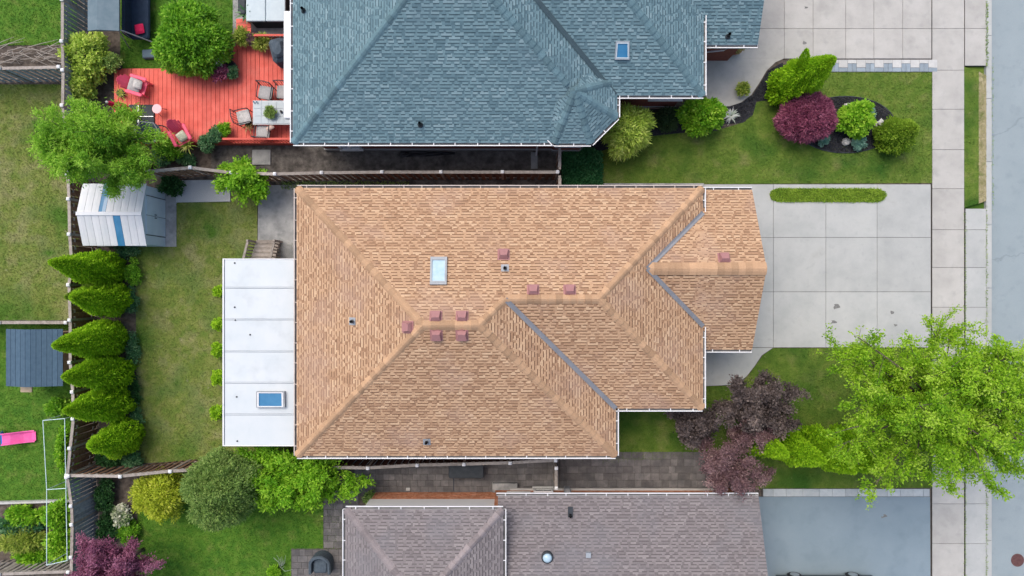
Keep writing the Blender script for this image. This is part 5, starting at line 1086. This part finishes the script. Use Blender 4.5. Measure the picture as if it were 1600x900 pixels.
for lab, px_, py_, r in (('blue green dwarf spruce between the purple maple and the rocks', 1286, 217, .30), ('blue green dwarf spruce just below the lime shrub', 1342, 222, .36), ('blue green dwarf spruce behind the lime shrub', 1357, 177, .34)): shrub('dwarf_spruce', lab, px_, py_, .5, r, r, M['lf_spruce'], (.08, .03), 1.6, 'dwarf spruces in the mulch bed', lump=.1, rc=.08)
shrub('feathery_shrub', 'feathery yellow green shrub against the turret of the blue grey house', 978, 202, 2.4, 1.12, 1.05, M['lf_gold2'], (.22, .045), 1., lump=.25, rc=.22, corem=M['lf_olive'])
shrub('yew_shrub', 'dark yew shrub under the window of the blue grey roofed house', 1042, 186, 1.0, .62, .58, M['lf_yew'], (.09, .035), 1.1, rc=.12)
shrub('leafy_shrub', 'bright green leafy shrub at the corner of the entry walk', 1096, 180, 1.7, 1.02, .76, M['lf_vivid'], (.16, .09), 1., lump=.2, rc=.18)
spiky('silver_plant', 'silvery white plant beside the bright green entry shrub', 1142, 181, .02, 60, .46, M['lf_silver'], 'plant', wid=.03)
potted('potted_plant', 'flowering plant in a terracotta pot on the entry walk', 1157, 143, .03, .26, .3, M['lf_spike'], (.12, .06), M['terracotta'], .18, .22)
potted('potted_plant', 'brown trailing plant in a round pot below the garage eave', 1147, 79, .03, .26, .25, M['lf_straw'], (.08, .04), M['terracotta'], .27, .4)
# smoke trees on the front lawn
branchy('smoke_tree', 'dark grey purple smoke tree beside the front walk', wx(1150), wy(617), 3.6, (1.85, 1.65), M['lf_smoke'], 28, (.10, .075), 42, sub=9, tw=.55, el=(.0, 1.25), trr=.06, tone=(.45, .25))
branchy('smoke_tree', 'small dark grey smoke tree below the tan roof corner', wx(1062), wy(648), 2.8, (1.3, 1.2), M['lf_smoke'], 16, (.095, .07), 46, sub=8, tw=.45, el=(.0, 1.25), trr=.04, tone=(.45, .25))
branchy('smoke_tree', 'dusty mauve smoke tree leaning over the stone border', wx(1112), wy(706), 3.2, (1.6, 1.4), M['lf_smoke2'], 24, (.09, .05), 40, sub=8, tw=.55, el=(.0, 1.2), trr=.05, tone=(.5, .25), bias=(-.7, .25))
branchy('smoke_tree', 'pinkish brown smoke tree between the dark one and the cedars', wx(1160), wy(657), 2.9, (1.1, 1.0), M['lf_smoke2'], 15, (.09, .06), 52, sub=8, tw=.45, el=(.0, 1.25), trr=.04, tone=(.55, .25))
# shrubs by the sunroom wall
for lab, py_, r in (('tiny round shrub by the sunroom wall under the second roof panel', 455, .22), ('small shrub by the sunroom wall under the third panel seam', 507, .26), ('round green shrub by the sunroom wall next to the middle panels', 547, .34), ('round green shrub by the sunroom wall near the fourth seam', 590, .34), ('round green shrub by the sunroom wall close to its skylight', 643, .36)): shrub('small_shrub', lab, 341, py_, .6, r, r, M['lf_cedar'], (.09, .05), 1.2, 'small shrubs along the sunroom wall', rc=.09)
branchy('vine_shrub', 'sprawling lime green shrub growing through the fence by the back patio', wx(404), wy(287), 2.0, (1.1, .8), M['lf_vivid'], 16, (.15, .08), 26, cat='shrub', sub=8, tw=.6, el=(-.1, 1.0), trr=.03, bias=(-2.4, .3))
def bedplants(data, group=None):
    for nm, lab, px_, py_, h, rx, ry, m, leaf in data: shrub(nm, lab, px_, py_, h, rx, ry, M[m], leaf, .9, group, 'plant', rc=.14, lump=.25)
bedplants([('hosta_plant', 'blue green hosta clump beside the deck corner', 252, 243, .5, .42, .4, 'lf_teal', (.16, .1)), ('bushy_plant', 'mid green bushy plant below the tufted lounge chair', 262, 233, .9, .62, .42, 'lf_round', (.11, .05)), ('dark_shrub', 'dark green shrub behind the metal shed corner and pebble slab', 268, 290, .8, .5, .42, 'lf_dark', (.12, .07)), ('bushy_plant', 'green leafy plant at the foot of the fence post by the deck', 292, 250, .4, .35, .22, 'lf_teal', (.12, .07)),
 ('dark_shrub', 'dark green shrub at the fence corner below the last cedar', 172, 716, .7, .75, .35, 'lf_dark', (.11, .05)), ('bushy_plant', 'dark leafy plant beside the broad corner cedar', 205, 716, .6, .45, .35, 'lf_teal', (.11, .06)), ('ivy_shrub', 'dark green ivy strip along the slate fence', 163, 775, .7, .34, .85, 'lf_dark', (.11, .07)), ('ivy_shrub', 'dark green ivy beside the purple maple', 168, 825, .7, .45, .7, 'lf_dark', (.11, .07)), ('flowering_shrub', 'cream flowering shrub between dark ivy and the golden shrub', 189, 807, .7, .45, .42, 'lf_white', (.11, .09)), ('leafy_plant', 'green leafy plant between the purple maple and south lawn', 198, 832, .5, .5, .5, 'lf_round', (.12, .06)),
 ('bed_plant', 'teal leafy bed plant between the shed and first cedar', 196, 392, .5, .5, .28, 'lf_teal', (.1, .05)), ('bed_plant', 'green bed plant at the foot of the first cedar', 208, 425, .6, .3, .6, 'lf_round', (.09, .05)), ('bed_plant', 'teal bed plant at the foot of the second cedar', 205, 470, .5, .3, .6, 'lf_teal', (.09, .05)), ('bed_plant', 'teal bed plant at the foot of the third cedar', 207, 545, .45, .3, .7, 'lf_teal', (.09, .05)), ('bed_plant', 'dark bed plant at the foot of the fourth cedar', 209, 610, .45, .28, .7, 'lf_dark', (.09, .05)), ('bed_plant', 'pale teal bed plant at the foot of the fifth cedar', 212, 655, .45, .28, .5, 'lf_teal', (.09, .05)),
 ('climber_plant', 'green climbing plant at the playhouse fence corner', 92, 636, .9, .55, .35, 'lf_round', (.12, .08)), ('climber_plant', 'lime climbing plant on the fence inside the pole frame', 105, 700, 1.3, .22, 1.2, 'lf_vivid', (.12, .08)),
 ('vegetable_clump', 'lime vegetable clump beside the pale board edging', 40, 806, .6, 1.1, .45, 'lf_vivid', (.17, .09)), ('vegetable_clump', 'teal cabbage clump in the middle of the vegetable bed', 30, 822, .5, 1.2, .36, 'lf_teal', (.2, .12)), ('vegetable_clump', 'straw green bean clump in the vegetable bed', 36, 843, .7, 1.2, .55, 'lf_spike', (.22, .05)), ('vegetable_clump', 'lime lettuce clump near the slatted fence', 50, 872, .5, .75, .32, 'lf_vivid', (.16, .09)), ('vegetable_clump', 'tall lime green clump between the pole frame legs', 90, 806, .8, .5, .65, 'lf_vivid', (.16, .08)), ('vegetable_clump', 'leafy lime clump beside the slate fence in the vegetable bed', 92, 850, .8, .5, .85, 'lf_vivid', (.16, .08)),
 ('bushy_plant', 'small flowering plant at the corner of the orange brick wall', 577, 778, .5, .26, .32, 'lf_olive', (.1, .05)), ('weed_plant', 'small bright weed on the south lawn beside the patio', 428, 893, .3, .2, .2, 'lf_vivid', (.1, .06))])
# ground cover and green islands
def cover(name, label, pts, m, n, leaf, hgt):
    poly = poly_px(pts); a = np.array([q[:2] for q in poly]); lo, hi = a.min(0), a.max(0); q = RNG.uniform(lo, hi, (n, 2)); q = q[inpoly(q, poly)]; k = len(q)
    P = np.column_stack([q, RNG.uniform(.02, hgt, k)]); D = np.column_stack([RNG.normal(0, .8, (k, 2)), np.full(k, .5)]); tn = .45+.18*np.sin(q[:, 0]*5)*np.sin(q[:, 1]*4.3+1)+RNG.normal(0, .2, k)
    o = leaves(name, P, D, leaf[0], leaf[1], tn, m, None); o['kind'] = 'stuff'; return tag(o, label, 'ground cover')
cover('ground_cover', 'dark glossy green ground cover beside the turret and fence', [(878, 232), (905, 226), (940, 240), (940, 290), (878, 292)], M['lf_ivy'], 6500, (.12, .07), .3)
isl = [(1202, 305), (1206, 297), (1216, 294.5), (1370, 295), (1381, 299), (1384, 306), (1379, 313), (1370, 316), (1214, 315.5), (1205, 312)]
slab_poly('grass_island', isl, M['grass_mid'], .045); cover('grass_island_tufts', 'yellow green mossy grass strip set in the concrete driveway', isl, M['lf_cedar2'], 9000, (.09, .025), .10)
cover('ground_cover', 'low weeds along the foot of the brown fence near the patio', [(440, 284), (640, 284), (640, 290), (440, 296)], M['lf_olive'], 1500, (.08, .04), .12)
# rocks and lantern on the mulch bed, dry branches behind the slate fence
for lab, px_, py_, s_ in (('pale rock beside the purple maple edge', 1293, 195, .17), ('pale rock behind the lime shrub', 1323, 168, .2), ('grey rock below the lime shrub between dwarf spruces', 1321, 222, .2)):
    q = W(px_, py_); mb = MB(); mb.lathe((q.x, q.y, .02), [(s_*.9, 0), (s_, s_*.3), (s_*.75, s_*.8), (s_*.3, s_)], 9); mb.v = [(x+random.uniform(-.04, .04), y+random.uniform(-.04, .04), max(.0, z+random.uniform(-.03, .03))) for x, y, z in mb.v]
    tag(mb.build('garden_rock', M['stone']), lab, 'rock', 'rocks on the mulch bed')
q = W(1376, 192, .3); ln = thing('stone_lantern', 'small white stone lantern beside the pointed dull cedar', 'lantern', (q.x, q.y, .03)); MB().box((q.x, q.y, .08), (.24, .24, .1)).build('base', M['stone'], ln); MB().box((q.x, q.y, .24), (.16, .16, .22)).build('light_box', M['paver_pale'], ln); MB().lathe((q.x, q.y, .35), [(.2, 0), (.19, .03), (.04, .14)], 4).build('cap', M['paver_pale'], ln)
bp = thing('branch_pile', 'pile of dry bare branches behind the slate fence', 'branches', W(60, 92))
for i in range(46):
    a = W(random.uniform(-10, 95), random.uniform(74, 104)); an = random.gauss(.1, .45); L = random.uniform(.6, 1.6); dv = V3(math.cos(an), math.sin(an), 0)*L
    MB().tube([a+V3(0, 0, .05+random.random()*.3), a+dv*.5+V3(0, 0, .12+random.random()*.3), a+dv+V3(0, 0, .04+random.random()*.2)], [.018, .014, .006], 5).build('branch', M['twig'], bp)
tw = thing('bare_twigs', 'pale bare twiggy plant beside the patio edge', 'plant', W(437, 885))
for i in range(12): a = W(437, 885); an = .7+random.gauss(0, .6); L = random.uniform(.3, .75); MB().tube([a, a+V3(math.cos(an)*L*.5, math.sin(an)*L*.5, .2), a+V3(math.cos(an+.4)*L, math.sin(an+.4)*L, .3)], [.015, .012, .006], 5).build('twig', M['lf_silver'], tw)

for pts, n_ in (([(1505.5, 330), (1508.5, 330), (1508.5, 900), (1505.5, 900)], 700), ([(1539.5, 322), (1542, 322), (1542, 900), (1539.5, 900)], 800), ([(1539.5, 0), (1542.5, 0), (1542.5, 106), (1539.5, 106)], 300), ([(1549, 90), (1551, 90), (1551, 330), (1549, 330)], 160)): cover('joint_weeds', 'low weeds growing in the joint between the concrete slabs', pts, M['lf_olive'], n_, (.07, .03), .05)
for px_, py_, r_ in ((1306, 479, 5), (1301, 503, 4), (1393, 488, 3), (1398, 508, 2.4), (1258, 12, 2.5), (1256, 67, 3), (1382, 806, 3), (1378, 808, 1.5)):
    pts = [(px_+r_*(1+.35*math.sin(3*a+px_))*math.cos(a)+r_*.5*math.cos(a*2), py_+r_*.8*(1+.3*math.cos(2*a+py_))*math.sin(a)) for a in np.linspace(0, 6.283, 14, endpoint=False)]
    zt = .0345 if py_ < 700 else .014
    sbuild(MB().prism(poly_px(pts), zt-.003, zt), 'oil_stain', M['stain'])

leafmat('chip', [(.006, .006, .008), (.018, .018, .022), (.035, .034, .038), (.07, .065, .065)], 0., 1.)
cover('mulch_chips', 'coarse dark bark chips covering the oval bed', sh, M['chip'], 9000, (.07, .035), .055)
cover('mulch_chips', 'coarse dark bark chips on the curved strip beside the entry walk', [(1140, 168), (1160, 162), (1176, 150), (1188, 132), (1200, 112), (1222, 100), (1238, 120), (1223, 149), (1204, 155), (1181, 157), (1174, 179), (1158, 190), (1130, 192)], M['chip'], 5000, (.07, .035), .045)
